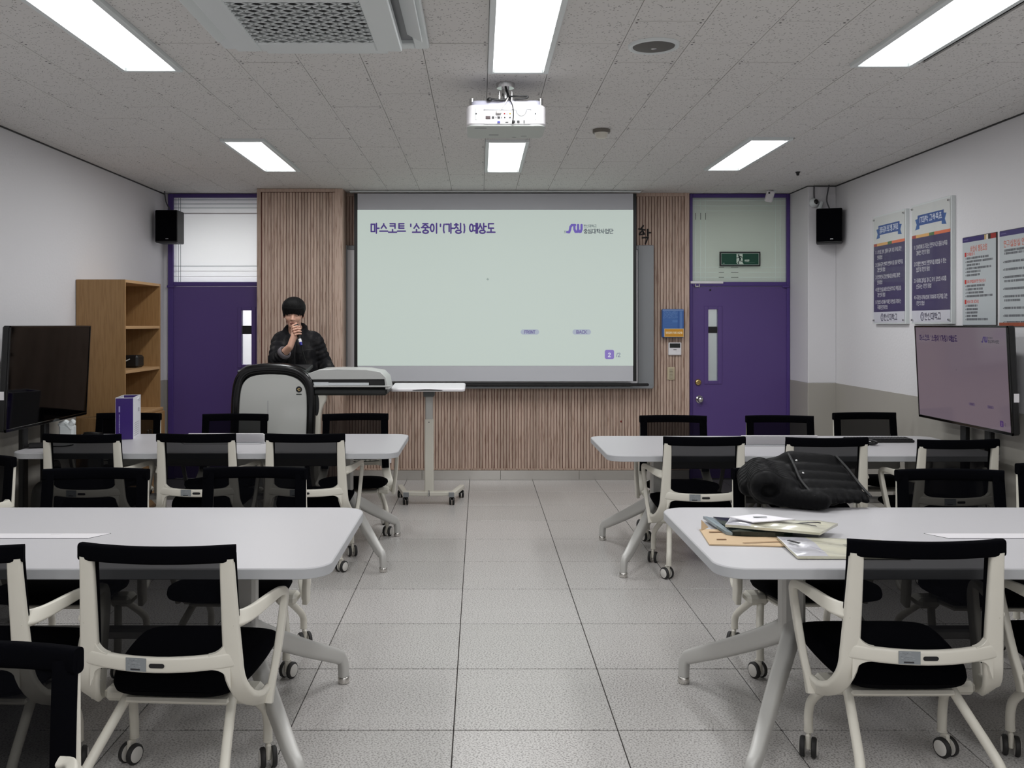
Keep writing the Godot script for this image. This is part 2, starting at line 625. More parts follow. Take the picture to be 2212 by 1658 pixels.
# the ceiling light panels: x, nearest depth, length, whether it is within the photograph
const PANELS := [[-1.76, 3.30, "long ceiling light panel cut by the top edge, above the left tables"], [0.04, 3.33, "ceiling light panel just in front of the projector"], [1.79, 3.22, "long ceiling light panel cut by the top edge, above the right tables"],
	[-1.76, 6.25, "whole ceiling light panel near the left door and bookcase"], [0.04, 6.28, "ceiling light panel between the projector and the screen"], [1.81, 6.2, "whole ceiling light panel near the right door and exit sign"],
	[-1.76, 0.3, ""], [0.04, 0.3, ""], [1.8, 0.3, ""], [-1.76, -2.6, ""], [0.04, -2.6, ""], [1.8, -2.6, ""]]


func _ready() -> void:
	rng.seed = 7
	# camera: level, its lens shifted so that uprights stay upright
	var cam := Camera3D.new()
	cam.name = "camera"
	add_child(cam)
	cam.position = Vector3(0, 1.48, 0)
	cam.projection = Camera3D.PROJECTION_FRUSTUM
	cam.near = 0.05
	cam.far = 60.0
	cam.size = 0.05 * 1658.0 / 1985.0
	cam.frustum_offset = Vector2(0.05 * 70.0 / 1985.0, -0.05 * 128.0 / 1985.0)
	cam.current = true
	var we := WorldEnvironment.new()
	we.name = "surroundings"
	var e := Environment.new()
	e.background_mode = Environment.BG_COLOR
	e.background_color = Color(0.55, 0.6, 0.62)
	e.tonemap_mode = Environment.TONE_MAPPER_LINEAR
	e.tonemap_exposure = 0.95
	e.sdfgi_enabled = true
	e.ssao_enabled = true
	e.ssil_enabled = true
	we.environment = e
	add_child(we)
	# lights: one area light under each ceiling panel, two in the corridor behind the doors
	for p in PANELS:
		area_light("ceiling_panel_glow", V(p[0] + 0.15, CEIL - 0.014, p[1] + 0.6), Vector2(0.24, 1.16), 1.95, Color(0.99, 0.995, 1.0))
	area_light("corridor_glow_west", V(-2.4, 2.66, 10.0), Vector2(1.0, 0.3), 7.0, Color(1.0, 1.0, 1.0))
	area_light("corridor_glow_east", V(2.3, 2.66, 10.0), Vector2(1.0, 0.3), 1.5, Color(0.97, 1.0, 0.98))
	materials()
	room()
	doors()
	wood_wall()
	ceiling_things()
	wall_things()
	screen_and_board()
	tables()
	chairs()
	bookcase_and_tv()
	lectern()
	standing_desk()
	table_things()
	person()


func area_light(called: String, at: Vector3, size: Vector2, energy: float, col: Color) -> void:
	var l := AreaLight3D.new()
	l.name = called
	add_child(l, true)
	l.position = at
	l.rotation = Vector3(-PI / 2, 0, 0)
	l.area_size = size
	l.light_energy = energy
	l.light_color = col
	l.shadow_enabled = true
	l.area_range = 14.0
	l.area_attenuation = 2.0


func materials() -> void:
	var m := mat("wall_white", Color(0.855, 0.85, 0.86), 0.75)
	bump(m, 0.02, 0.05, Vector3(3, 3, 3))
	mat("wall_grey", Color(0.64, 0.625, 0.595), 0.7)
	m = mat("purple", Color(0.345, 0.262, 0.505), 0.42)
	mat("purple_frame", Color(0.30, 0.215, 0.49), 0.4)
	mat("steel", Color(0.82, 0.81, 0.79), 0.22, 0.9)
	mat("chrome", Color(0.8, 0.8, 0.8), 0.15, 1.0)
	mat("brass", Color(0.85, 0.75, 0.52), 0.25, 1.0)
	mat("black", Color(0.035, 0.035, 0.04), 0.5)
	mat("black_gloss", Color(0.02, 0.02, 0.022), 0.12)
	mat("dark_grey", Color(0.15, 0.15, 0.155), 0.5)
	mat("frame_grey", Color(0.52, 0.53, 0.54), 0.45)
	mat("white_plastic", Color(0.9, 0.89, 0.9), 0.35)
	mat("cool_white", Color(0.84, 0.86, 0.86), 0.45)
	mat("cream", Color(0.84, 0.825, 0.78), 0.38)
	mat("leg_grey", Color(0.73, 0.725, 0.71), 0.42, 0.15)
	m = mat("tabletop", Color(0.74, 0.735, 0.745), 0.38)
	bump(m, 0.2, 0.006, Vector3(6, 6, 6))
	mat("table_edge", Color(0.69, 0.695, 0.705), 0.5)
	m = mat("cloth", Color(0.028, 0.029, 0.043), 0.95)
	m.metallic_specular = 0.12
	bump(m, 0.3, 0.05, Vector3(8, 8, 8))
	m = mat("mesh_cloth", Color(0.028, 0.029, 0.043, 0.885), 0.9)
	m.metallic_specular = 0.12
	m.transparency = BaseMaterial3D.TRANSPARENCY_ALPHA
	mat("tyre", Color(0.13, 0.125, 0.125), 0.6)
	mat("hub", Color(0.83, 0.82, 0.8), 0.4)
	mat("line_black", Color(0.05, 0.045, 0.06), 0.6)
	# wood of the slats, three tones of the same grain
	for k in 3:
		m = mat("slat_%d" % k, [Color(0.93, 0.945, 0.96), Color(0.87, 0.885, 0.895), Color(0.95, 0.965, 0.98)][k], 0.6)
		m.albedo_texture = noise_tex(0.012, [Color(0.60, 0.48, 0.41), Color(0.765, 0.65, 0.575), Color(0.82, 0.71, 0.635), Color(0.79, 0.68, 0.605)], [0.1, 0.33, 0.6, 0.9], 512, 5, 11)
		m.uv1_triplanar = true
		m.uv1_world_triplanar = true
		m.uv1_scale = Vector3(9.0, 0.55, 9.0)
		m.uv1_offset = Vector3(0.31 * k, 0.17 * k, 0.0)
	mat("groove", Color(0.45, 0.19, 0.155), 0.85)
	m = mat("shelf_wood", Color(1, 1, 1), 0.5)
	m.albedo_texture = noise_tex(0.03, [Color(0.555, 0.42, 0.265), Color(0.59, 0.455, 0.29), Color(0.605, 0.47, 0.305)], [0.2, 0.5, 0.8], 256, 4, 5)
	m.uv1_triplanar = true
	m.uv1_scale = Vector3(6.0, 0.5, 6.0)
	mat("shelf_edge", Color(0.69, 0.55, 0.39), 0.5)
	# floor tiles
	var ft := noise_tex(0.085, [Color(0.52, 0.505, 0.49), Color(0.68, 0.67, 0.655), Color(0.79, 0.78, 0.765), Color(0.83, 0.82, 0.805)], [0.18, 0.36, 0.5, 0.75], 1024, 3, 21)
	for k in 4:
		m = mat("floor_%d" % k, [Color(0.95, 0.945, 0.95), Color(0.93, 0.927, 0.93), Color(0.94, 0.935, 0.94), Color(0.92, 0.917, 0.92)][k], 0.3)
		m.albedo_texture = ft
		m.uv1_offset = Vector3(0.23 * k, 0.41 * k, 0)
	mat("grout", Color(0.16, 0.14, 0.13), 0.9)
	# ceiling tiles: pale board with short dark fissures and four screw heads
	for k in 2:
		var p := Pen.new(256, 512, Color(0.84, 0.835, 0.82))
		for i in 330:
			var c := Vector2(rng.randf_range(6, 250), rng.randf_range(6, 506))
			var a := rng.randf_range(-0.5, 0.5) + PI / 2 * float(rng.randi() % 2) * 0.6
			p.line(c, c + Vector2(cos(a), sin(a)) * rng.randf_range(1.0, 5.0), rng.randf_range(1.9, 3.0), Color(0.34, 0.33, 0.32).lerp(Color(0.56, 0.55, 0.54), rng.randf()))
		for q in [[14, 16], [242, 16], [14, 496], [242, 496]]:
			p.line(Vector2(q[0], q[1]), Vector2(q[0] + 0.1, q[1]), 9.0, Color(0.13, 0.125, 0.12))
		printed("ceiling_%d" % k, p.tex(), 0.9)
	mat("ceiling_plain", Color(0.80, 0.795, 0.78), 0.9)
	mat("ceiling_gap", Color(0.12, 0.12, 0.12), 0.95)
	m = mat("panel_light", Color(1, 1, 1), 0.5)
	m.emission_enabled = true
	m.emission = Color(1, 1, 1)
	m.emission_energy_multiplier = 2.2


func slab(called: String, lo: Vector3, hi: Vector3, m, parent: Node, b := 0.0) -> MeshInstance3D:
	return boxpart(called, (lo + hi) * 0.5, (hi - lo).abs(), b, m, parent)


func room() -> void:
	# floor: a grout bed with separate tiles where the photograph looks, a plain slab behind the camera
	var fl := setting("floor", "grey speckled square floor tiles with dark joints")
	slab("screed", V(XL - 0.2, -0.12, REAR - 0.2), V(XR + 0.2, -0.004, 11.2), mats["grout"], fl)
	var tile := []
	for k in 6:
		var mb := MB.new()
		mb.box(Vector3(0, -0.01, 0), Vector3(0.596, 0.02, 0.592), 0.0012)
		var o := Vector2(rng.randf(), rng.randf())
		for i in mb.t.size():
			var q := mb.v[i]
			mb.t[i] = Vector2(q.x, q.z) * 1.15 + o
		tile.append(mb.mesh())
	var xs := []
	for i in range(-5, 6):
		xs.append(-0.095 + 0.6 * i)
	for i in xs.size():
		for j in range(-3, 13):
			var x0: float = maxf(xs[i], XL)
			var x1: float = minf(xs[i] + 0.6, XR)
			var d0 := 3.357 + 0.598 * (j - 1)
			var d1 := minf(d0 + 0.598, 8.8)
			if x1 - x0 < 0.02 or d1 - d0 < 0.02:
				continue
			var o := part("floor_tile", tile[rng.randi() % 6], mats["floor_%d" % (rng.randi() % 4)], fl)
			o.position = V((x0 + x1) / 2, 0, (d0 + d1) / 2)
			o.scale = Vector3((x1 - x0) / 0.6, 1, (d1 - d0) / 0.6)
	slab("floor_slab", V(XL, -0.02, REAR), V(XR, 0, 0.96), mats["floor_0"], fl)
	# ceiling: boards 0.3 by 0.6 laid in broken bond
	var ce := setting("ceiling", "white fissured mineral ceiling boards laid in broken bond")
	slab("ceiling_void", V(XL - 0.2, CEIL + 0.012, REAR - 0.2), V(XR + 0.2, CEIL + 0.15, BACK + 0.1), mats["ceiling_gap"], ce)
	slab("ceiling_slab", V(XL, CEIL, REAR), V(XR, CEIL + 0.01, 2.92), mats["ceiling_plain"], ce)
	var board := []
	for s in [0.0, 1.0]:
		var mb := MB.new()
		mb.box(Vector3(0, 0.005, 0), Vector3(0.2975, 0.01, 0.595), 0.001)
		for i in mb.t.size():
			var q := mb.v[i]
			var u := Vector2(q.x / 0.3 + 0.5, q.z / 0.6 + 0.5)
			mb.t[i] = u if s == 0.0 else Vector2(1.0 - u.x, 1.0 - u.y)
		board.append(mb.mesh())
	for i in range(-11, 11):
		var x0 := maxf(0.04 + 0.3 * i, XL)
		var x1 := minf(0.04 + 0.3 * (i + 1), XR)
		if x1 - x0 < 0.02:
			continue
		for j in 11:
			var d0 := 2.92 + 0.6 * j - (0.3 if i % 2 == 0 else 0.0)
			var d1 := minf(d0 + 0.6, BACK)
			d0 = maxf(d0, 2.92)
			var hole := false
			for p in PANELS:
				if absf(x0 + 0.15 - p[0] - 0.15) < 0.12:
					# cut the board round a light panel
					if d0 > p[1] - 0.02 and d1 < p[1] + 1.28:
						hole = true
			if hole or d1 - d0 < 0.03:
				continue
			var o := part("ceiling_tile", board[rng.randi() % 2], mats["ceiling_%d" % (rng.randi() % 2)], ce)
			o.position = V((x0 + x1) / 2, CEIL + rng.randf_range(-0.001, 0.001), (d0 + d1) / 2)
			o.scale = Vector3((x1 - x0) / 0.3, 1, (d1 - d0) / 0.6)
	# walls
	var wl := setting("wall_left", "white left wall with grey lower half")
	slab("upper_paint", V(XL - 0.15, 0.95, REAR), V(XL, CEIL + 0.02, BACK), mats["wall_white"], wl)
	slab("lower_paint", V(XL - 0.15, 0, REAR), V(XL + 0.003, 0.95, BACK), mats["wall_grey"], wl)
	slab("shadow_gap", V(XL, CEIL - 0.009, REAR), V(XL + 0.008, CEIL, BACK), mats["dark_grey"], wl)
	var wr := setting("wall_right", "white right wall with grey lower half")
	slab("upper_paint", V(XR, 0.95, REAR), V(XR + 0.15, CEIL + 0.02, BACK), mats["wall_white"], wr)
	slab("lower_paint", V(XR - 0.003, 0, REAR), V(XR + 0.15, 0.95, BACK), mats["wall_grey"], wr)
	slab("shadow_gap", V(XR - 0.008, CEIL - 0.009, REAR), V(XR, CEIL, 8.337), mats["dark_grey"], wr)
	var wp := setting("wall_pier", "square white and grey pier in the right corner")
	slab("pier_upper", V(2.98, 0.95, 8.337), V(XR, CEIL, BACK), mats["wall_white"], wp, 0.004)
	slab("pier_lower", V(2.977, 0, 8.334), V(XR, 0.95, BACK), mats["wall_grey"], wp, 0.004)
	slab("pier_gap", V(2.972, CEIL - 0.009, 8.329), V(XR, CEIL, BACK), mats["dark_grey"], wp)
	var wb := setting("wall_rear", "white rear wall behind the camera")
	slab("rear_paint", V(XL - 0.15, 0, REAR - 0.15), V(XR + 0.15, CEIL + 0.1, REAR), mats["wall_white"], wb)
	var wf := setting("wall_front", "front wall with a door at each end")
	slab("corner_strip", V(XL, 0.95, BACK), V(-2.99, CEIL, BACK + 0.15), mats["wall_white"], wf)
	slab("corner_strip", V(XL, 0, BACK - 0.002), V(-2.99, 0.95, BACK + 0.15), mats["wall_grey"], wf)
	slab("middle_wall", V(-2.02, 0, BACK), V(2.015, CEIL, BACK + 0.15), mats["wall_white"], wf)
	slab("right_strip", V(2.977, 0, BACK), V(XR + 0.1, CEIL, BACK + 0.15), mats["wall_white"], wf)
	# the corridor seen through the door glass
	var wc := setting("wall_corridor", "pale corridor wall beyond the doors")
	slab("far_wall", V(-4.6, 0, 11.0), V(4.9, CEIL, 11.15), mats["wall_white"], wc)
	slab("end_wall", V(-4.6, 0, 8.99), V(-4.45, CEIL, 11.0), mats["wall_white"], wc)
	slab("end_wall", V(4.75, 0, 8.99), V(4.9, CEIL, 11.0), mats["wall_white"], wc)
	slab("near_wall", V(-4.6, 0, 8.95), V(XL, CEIL, 8.99), mats["wall_white"], wc)
	slab("near_wall", V(XR, 0, 8.95), V(4.9, CEIL, 8.99), mats["wall_white"], wc)
	slab("corridor_ceiling", V(-4.6, CEIL, BACK + 0.1), V(4.9, CEIL + 0.1, 11.15), mats["ceiling_plain"], wc)
	slab("corridor_floor", V(-4.6, -0.1, BACK + 0.02), V(4.9, -0.002, 11.15), mats["floor_1"], wc)
	for x in [-2.4, 2.3]:
		slab("corridor_lamp", V(x - 0.5, 2.68, 9.85), V(x + 0.5, CEIL, 10.15), mats["panel_light"], wc, 0.01)
	# stainless skirting along the wooden wall
	var bs := setting("baseboard_front", "brushed steel skirting under the wooden slats")
	for s in [[-1.31, -0.55], [-0.55, 0.2], [0.2, 0.95], [0.95, 2.0]]:
		slab("steel_strip", V(s[0] + 0.001, 0.0, 8.765), V(s[1] - 0.001, 0.092, BACK), mats["steel"], bs, 0.002)


func doors() -> void:
	var film := mat("frosted_film", Color(0.90, 0.92, 0.92), 0.3)
	film.backlight_enabled = true
	film.backlight = Color(1.0, 1.0, 1.0)
	var film_r := mat("frosted_film_grey", Color(0.80, 0.83, 0.79), 0.28)
	film_r.backlight_enabled = true
	film_r.backlight = Color(0.9, 0.92, 0.9)
	var clear := mat("door_glass", Color(0.9, 1.0, 0.98, 0.12), 0.04)
	clear.transparency = BaseMaterial3D.TRANSPARENCY_ALPHA
	for side in 2:
		var left := side == 0
		var x0 := -2.99 if left else 2.015
		var x1 := -2.02 if left else 2.977
		var d := setting("door_1" if left else "door_2", "dark purple door under a bright frosted fanlight, beside the bookcase" if left else "purple door with brass lock and chrome knob under an exit sign")
		var fr := mats["purple_frame"] as StandardMaterial3D
		var w := 0.05 if left else 0.028
		slab("door_frame", V(x0, 0, BACK - 0.03), V(x0 + w, CEIL - 0.005, BACK + 0.1), fr, d, 0.004)
		slab("door_frame", V(x1 - 0.03, 0, BACK - 0.03), V(x1, CEIL - 0.005, BACK + 0.1), fr, d, 0.004)
		slab("door_frame", V(x0 + w, 2.70, BACK - 0.03), V(x1 - 0.03, CEIL - 0.005, BACK + 0.1), fr, d, 0.004)
		slab("door_frame", V(x0 + w, 1.85, BACK - 0.03), V(x1 - 0.03, 1.89, BACK + 0.1), fr, d, 0.004)
		var gx0 := x0 + w
		var gx1 := x1 - 0.03
		# fanlight: film with clear lines left in it
		var vs := ([gx0 + 0.018, gx0 + 0.04, gx0 + 0.062, gx1 - 0.06, gx1 - 0.038] if left else [gx0 + 0.035, gx0 + 0.084, gx0 + 0.132, gx1 - 0.1, gx1 - 0.052])
		var hs := ([1.945, 1.995, 2.044, 2.603, 2.642, 2.68] if left else [1.935, 1.985, 2.032, 2.575, 2.625, 2.675])
		var pane := part("fanlight_pane", (func():
			var mb := MB.new()
			mb.box(V((gx0 + gx1) / 2, 2.295, BACK + 0.01), Vector3(gx1 - gx0, 0.81, 0.008))
			return mb).call(), film if left else film_r, d)
		var ln := mat("clear_line_bright" if left else "clear_line", Color(0.48, 0.54, 0.55) if left else Color(0.92, 0.97, 0.94), 0.15)
		for x in vs:
			slab("clear_line", V(x - 0.0022, 1.892, BACK + 0.004), V(x + 0.0022, 2.698, BACK + 0.0062), ln, pane)
		for y in hs:
			var pale_line: bool = left and (y < 2.0)
			slab("clear_line", V(gx0, y - 0.0022, BACK + 0.004), V(gx1, y + 0.0022, BACK + 0.0062), mats["white_plastic"] if pale_line else ln, pane)
		if left:
			slab("clear_line", V(gx0 + 0.05, 2.545, BACK + 0.003), V(gx1 - 0.05, 2.556, BACK + 0.006), mats["white_plastic"], pane)  # white bar: lamp shining through the clear strip, painted on as colour
		else:
			for y in [1.935, 1.985, 2.032]:
				slab("dark_line", V(2.302, y - 0.002, BACK + 0.003), V(2.352, y + 0.002, BACK + 0.006), mats["line_black"], pane)
				slab("dark_line", V(2.42, y - 0.002, BACK + 0.003), V(2.49, y + 0.002, BACK + 0.006), mats["dark_grey"], pane)
			for x in [gx0 + 0.035, gx0 + 0.084, gx0 + 0.132]:
				slab("dark_line", V(x - 0.002, 2.49, BACK + 0.003), V(x + 0.002, 2.555, BACK + 0.006), mats["line_black"], pane)
		# leaf with a narrow window
		var lx0 := x0 + (0.012 if left else 0.02)
		var lx1 := x1 - 0.016
		var wx0 := -2.285 if left else 2.1955
		var wx1 := -2.19 if left else 2.289
		var wy0 := 1.097 if left else 0.941
		var wy1 := 1.618 if left else 1.627
		var leaf := MB.new()
		var zc := BACK + 0.01
		for s in [[lx0, wx0, 0.008, 1.846], [wx1, lx1, 0.008, 1.846], [wx0, wx1, 0.008, wy0], [wx0, wx1, wy1, 1.846]]:
			leaf.box(V((s[0] + s[1]) / 2, (s[2] + s[3]) / 2, zc), Vector3(s[1] - s[0], s[3] - s[2], 0.05))
		var lf := part("door_leaf", leaf, mats["purple"], d)
		var mo := MB.new()
		for s in [[wx0 - 0.04, wx0, wy0 - 0.032, wy1 + 0.032], [wx1, wx1 + 0.04, wy0 - 0.032, wy1 + 0.032], [wx0, wx1, wy0 - 0.032, wy0], [wx0, wx1, wy1, wy1 + 0.032]]:
			mo.box(V((s[0] + s[1]) / 2, (s[2] + s[3]) / 2, zc - 0.026), Vector3(s[1] - s[0], s[3] - s[2], 0.012), 0.003)
		part("window_bead", mo, mats["purple"], lf)
		slab("vision_pane", V(wx0, wy0, zc - 0.003), V(wx1, wy1, zc + 0.003), clear, lf)
		slab("black_tape", V(wx0 + 0.002, 1.40 if not left else 1.39, zc - 0.012), V(wx1 - 0.004, 1.462 if not left else 1.47, zc - 0.005), mats["black"], lf)
		if not left:
			slab("white_sill_strip", V(2.02, 1.874, BACK - 0.045), V(2.333, 1.897, BACK - 0.03), mats["white_plastic"], d, 0.002)
			var hg := MB.new()
			hg.box(V(2.088, 1.866 - 0.012, BACK - 0.022), Vector3(0.052, 0.028, 0.012), 0.003)
			for k in [-1, 1]:
				hg.box(V(2.088 + k * 0.018, 1.854, BACK - 0.03), Vector3(0.012, 0.034, 0.01), 0.003)
			part("silver_catch", hg, mats["chrome"], lf)
			var bh := MB.new()
			bh.lathe([Vector2(0, 0), Vector2(0.008, 0), Vector2(0.008, 0.006), Vector2(0, 0.006)], 12, Transform3D(Basis(Vector3.RIGHT, PI / 2), V(2.213, 1.814, zc - 0.031)))
			part("plugged_hole", bh, mats["line_black"], lf)
			var lk := MB.new()
			var fx := Transform3D(Basis(Vector3.RIGHT, PI / 2), V(2.098, 0.928, zc - 0.025))
			lk.lathe([Vector2(0, 0.016), Vector2(0.012, 0.016), Vector2(0.016, 0.022), Vector2(0.026, 0.018), Vector2(0.032, 0.004), Vector2(0.032, 0)], 24, fx)
			part("door_lock", lk, mats["brass"], lf, "round brass lock cylinder")
			var kn := MB.new()
			fx.origin = V(2.112, 0.763, zc - 0.025)
			kn.lathe([Vector2(0, 0.062), Vector2(0.018, 0.06), Vector2(0.027, 0.05), Vector2(0.029, 0.038), Vector2(0.022, 0.026), Vector2(0.014, 0.018), Vector2(0.018, 0.01), Vector2(0.036, 0.006), Vector2(0.039, 0)], 24, fx)
			part("door_knob", kn, mats["chrome"], lf, "shiny chrome door knob")
		var hx := x0 + 0.03 if left else x1 - 0.04
		slab("door_hinge", V(hx - 0.035, 1.835, BACK - 0.045), V(hx + 0.03, 1.858, BACK - 0.025), mats["purple_frame"], d, 0.004)


func wood_wall() -> void:
	var st := []
	for k in 3:
		var mb := MB.new()
		mb.box(Vector3.ZERO, Vector3(0.0238, 1.0, 0.012), 0.0015)
		st.append(mb.mesh())
	var w := setting("trim_1", "wall clad with narrow upright wooden slats over dark red grooves")
	slab("groove_backing", V(-1.31, 0.09, 8.795), V(2.0, CEIL, BACK), mats["groove"], w)
	var n := 115
	for i in n:
		var x := -1.3 + 0.0142 + 0.0283 * i
		if x > 1.955:
			break
		var o := part("slat", st[0], mats["slat_%d" % (rng.randi() % 3)], w)
		o.position = V(x, (0.104 + 2.706) / 2, 8.789)
		o.scale = Vector3(1, 2.706 - 0.104, 1)
	slab("top_rail", V(-1.27, 2.706, 8.775), V(2.0, CEIL, 8.8), mats["slat_0"], w, 0.003)
	slab("bottom_rail", V(-1.31, 0.092, 8.772), V(2.0, 0.106, 8.8), mats["slat_1"], w, 0.003)
	slab("end_board", V(1.957, 0.092, 8.772), V(2.003, CEIL, 8.85), mats["slat_2"], w, 0.003)
	# the pier beside the left door, standing 0.27 m proud
	var p := setting("trim_2", "slatted wooden pier standing proud of the wall beside the left door")
	slab("groove_backing", V(-2.055, 0.02, 8.53), V(-1.275, CEIL, BACK), mats["groove"], p)
	for i in 24:
		var o := part("slat", st[0], mats["slat_%d" % (rng.randi() % 3)], p)
		o.position = V(-2.018 + 0.0142 + 0.0283 * i, (0.03 + 2.705) / 2, 8.519)
		o.scale = Vector3(1, 2.675, 1)
	slab("edge_board", V(-2.062, 0, 8.505), V(-2.025, CEIL, 8.6), mats["slat_1"], p, 0.003)
	slab("edge_board", V(-1.342, 0, 8.505), V(-1.268, CEIL, 8.6), mats["slat_2"], p, 0.003)
	slab("edge_board", V(-2.03, 2.708, 8.507), V(-1.34, CEIL, 8.6), mats["slat_0"], p, 0.003)
	slab("side_board", V(-1.29, 0, 8.6), V(-1.268, CEIL, 8.8), mats["slat_1"], p)
	slab("side_board", V(-2.062, 0, 8.6), V(-2.045, CEIL, 8.88), mats["slat_1"], p)


func ceiling_things() -> void:
	for k in PANELS.size():
		var p: Array = PANELS[k]
		var o := thing("ceiling_light", p[2] if p[2] else "ceiling light panel behind the photographer, %s of the %s row" % [["first", "middle", "last"][k % 3], "nearer" if k < 9 else "rear"], "light", V(p[0] + 0.15, CEIL, p[1] + 0.6), 0.0, "recessed ceiling light panels")
		var fr := MB.new()
		for s in [[-0.136, 0, 0.028, 1.25], [0.136, 0, 0.028, 1.25], [0, -0.611, 0.245, 0.028], [0, 0.611, 0.245, 0.028]]:
			fr.box(Vector3(s[0], -0.004, s[1]), Vector3(s[2], 0.03, s[3]), 0.003)
		part("light_frame", fr, mats["cool_white"], o)
		boxpart("diffuser", Vector3(0, 0.004, 0), Vector3(0.245, 0.012, 1.195), 0.0, mats["panel_light"], o)
	# cassette air conditioner
	var ac := thing("air_conditioner", "square ceiling cassette air conditioner with diamond grille, cut by the top edge", "air conditioner", V(-0.682, CEIL, 3.648))
	var mb := MB.new()
	for s in [[-0.425, 0, 0.065, 0.915], [0.425, 0, 0.065, 0.915], [0, -0.425, 0.79, 0.065], [0, 0.425, 0.79, 0.065]]:
		mb.box(Vector3(s[0], -0.015, s[1]), Vector3(s[2], 0.03, s[3]), 0.006)
	part("outer_frame", mb, mats["cool_white"], ac)
	boxpart("recess", Vector3(0, -0.004, 0), Vector3(0.8, 0.01, 0.8), 0.0, mats["frame_grey"], ac)
	mb = MB.new()
	for s in [[-0.305, 0, 0.11, 0.72], [0.305, 0, 0.11, 0.72], [0, -0.305, 0.5, 0.11], [0, 0.305, 0.5, 0.11]]:
		mb.box(Vector3(s[0] - 0.015, -0.05, s[1]), Vector3(s[2], 0.04, s[3]), 0.005)
	part("panel_rim", mb, mats["cool_white"], ac)
	boxpart("filter", Vector3(-0.015, -0.006, 0), Vector3(0.52, 0.01, 0.52), 0.0, mats["line_black"], ac)
	mb = MB.new()
	var g := 0.25
	for i in range(-10, 11):
		for s in [-1.0, 1.0]:
			# diagonals clipped to the square
			var c := i * 0.05
			var a := Vector2(-g, c - s * g * 0.75)
			var b := Vector2(g, c + s * g * 0.75)
			var q := []
			for e in [a, b]:
				q.append(e)
			var dir := b - a
			var t0 := 0.0
			var t1 := 1.0
			var ta := (-g - a.y) / dir.y
			var tb := (g - a.y) / dir.y
			t0 = maxf(t0, minf(ta, tb)); t1 = minf(t1, maxf(ta, tb))
			if t1 - t0 > 0.02:
				var u := a + dir * t0
				var v := a + dir * t1
				var m := (u + v) / 2
				mb.box(Vector3(m.x - 0.015, -0.066, m.y), Vector3((v - u).length(), 0.004, 0.0055), 0.0, Basis(Vector3.UP, -(v - u).angle()))
	for i in range(-6, 7):
		mb.box(Vector3(-0.015, -0.06, i * 0.0375), Vector3(0.5, 0.004, 0.0035))
	part("grille", mb, mats["cool_white"], ac)
	boxpart("louvre", Vector3(0, -0.034, -0.42), Vector3(0.54, 0.006, 0.13), 0.002, mats["cool_white"], ac, "open louvre flap", Basis(Vector3.RIGHT, -0.08))
	for s in [[0, 0.405, 0.0], [-0.405, 0, PI / 2], [0.405, 0, PI / 2]]:
		var tilt := Basis(Vector3.UP, s[2]) * Basis(Vector3.RIGHT, -0.5 if s[1] < 0 or s[0] < 0 else 0.5)
		boxpart("louvre", Vector3(s[0], -0.035, s[1]), Vector3(0.56, 0.006, 0.075), 0.002, mats["cool_white"], ac, "", tilt)
	# round speaker, smoke detector, sprinkler hole
	var sp := thing("ceiling_speaker", "round grey ceiling speaker with pale rim", "speaker", V(0.786, CEIL, 4.147))
	mb = MB.new()
	mb.lathe([Vector2(0.092, -0.004), Vector2(0.1, -0.012), Vector2(0.112, -0.01), Vector2(0.116, 0.0)], 36)
	part("rim", mb, mats["cool_white"], sp)
	mb = MB.new()
	mb.lathe([Vector2(0.0, -0.016), Vector2(0.05, -0.015), Vector2(0.094, -0.006)], 36)
	part("speaker_grille", mb, mat("speaker_mesh", Color(0.36, 0.355, 0.34), 0.6), sp)
	mb = MB.new()
	mb.ball(Vector3(0, -0.016, 0), Vector3(0.014, 0.003, 0.008), 12)
	part("badge", mb, mats["chrome"], sp)
	var sd := thing("smoke_detector", "small stepped smoke detector on the ceiling right of the projector", "smoke detector", V(0.787, CEIL, 5.94))
	mb = MB.new()
	mb.lathe([Vector2(0.0, -0.022), Vector2(0.054, -0.022), Vector2(0.056, -0.016), Vector2(0.056, 0)], 28)
	part("base", mb, mat("detector_base", Color(0.42, 0.4, 0.37), 0.5), sd)
	mb = MB.new()
	mb.lathe([Vector2(0, -0.056), Vector2(0.028, -0.055), Vector2(0.036, -0.048), Vector2(0.04, -0.03), Vector2(0.044, -0.022)], 28)
	part("sensor", mb, mats["cream"], sd)
	var hk := thing("ceiling_hook", "tiny black fitting alone on the ceiling before the right pier", "hook", V(2.625, CEIL, 7.58))
	mb = MB.new()
	mb.lathe([Vector2(0, -0.03), Vector2(0.01, -0.03), Vector2(0.014, -0.01), Vector2(0.022, 0)], 12)
	part("stud", mb, mats["line_black"], hk)
	projector()


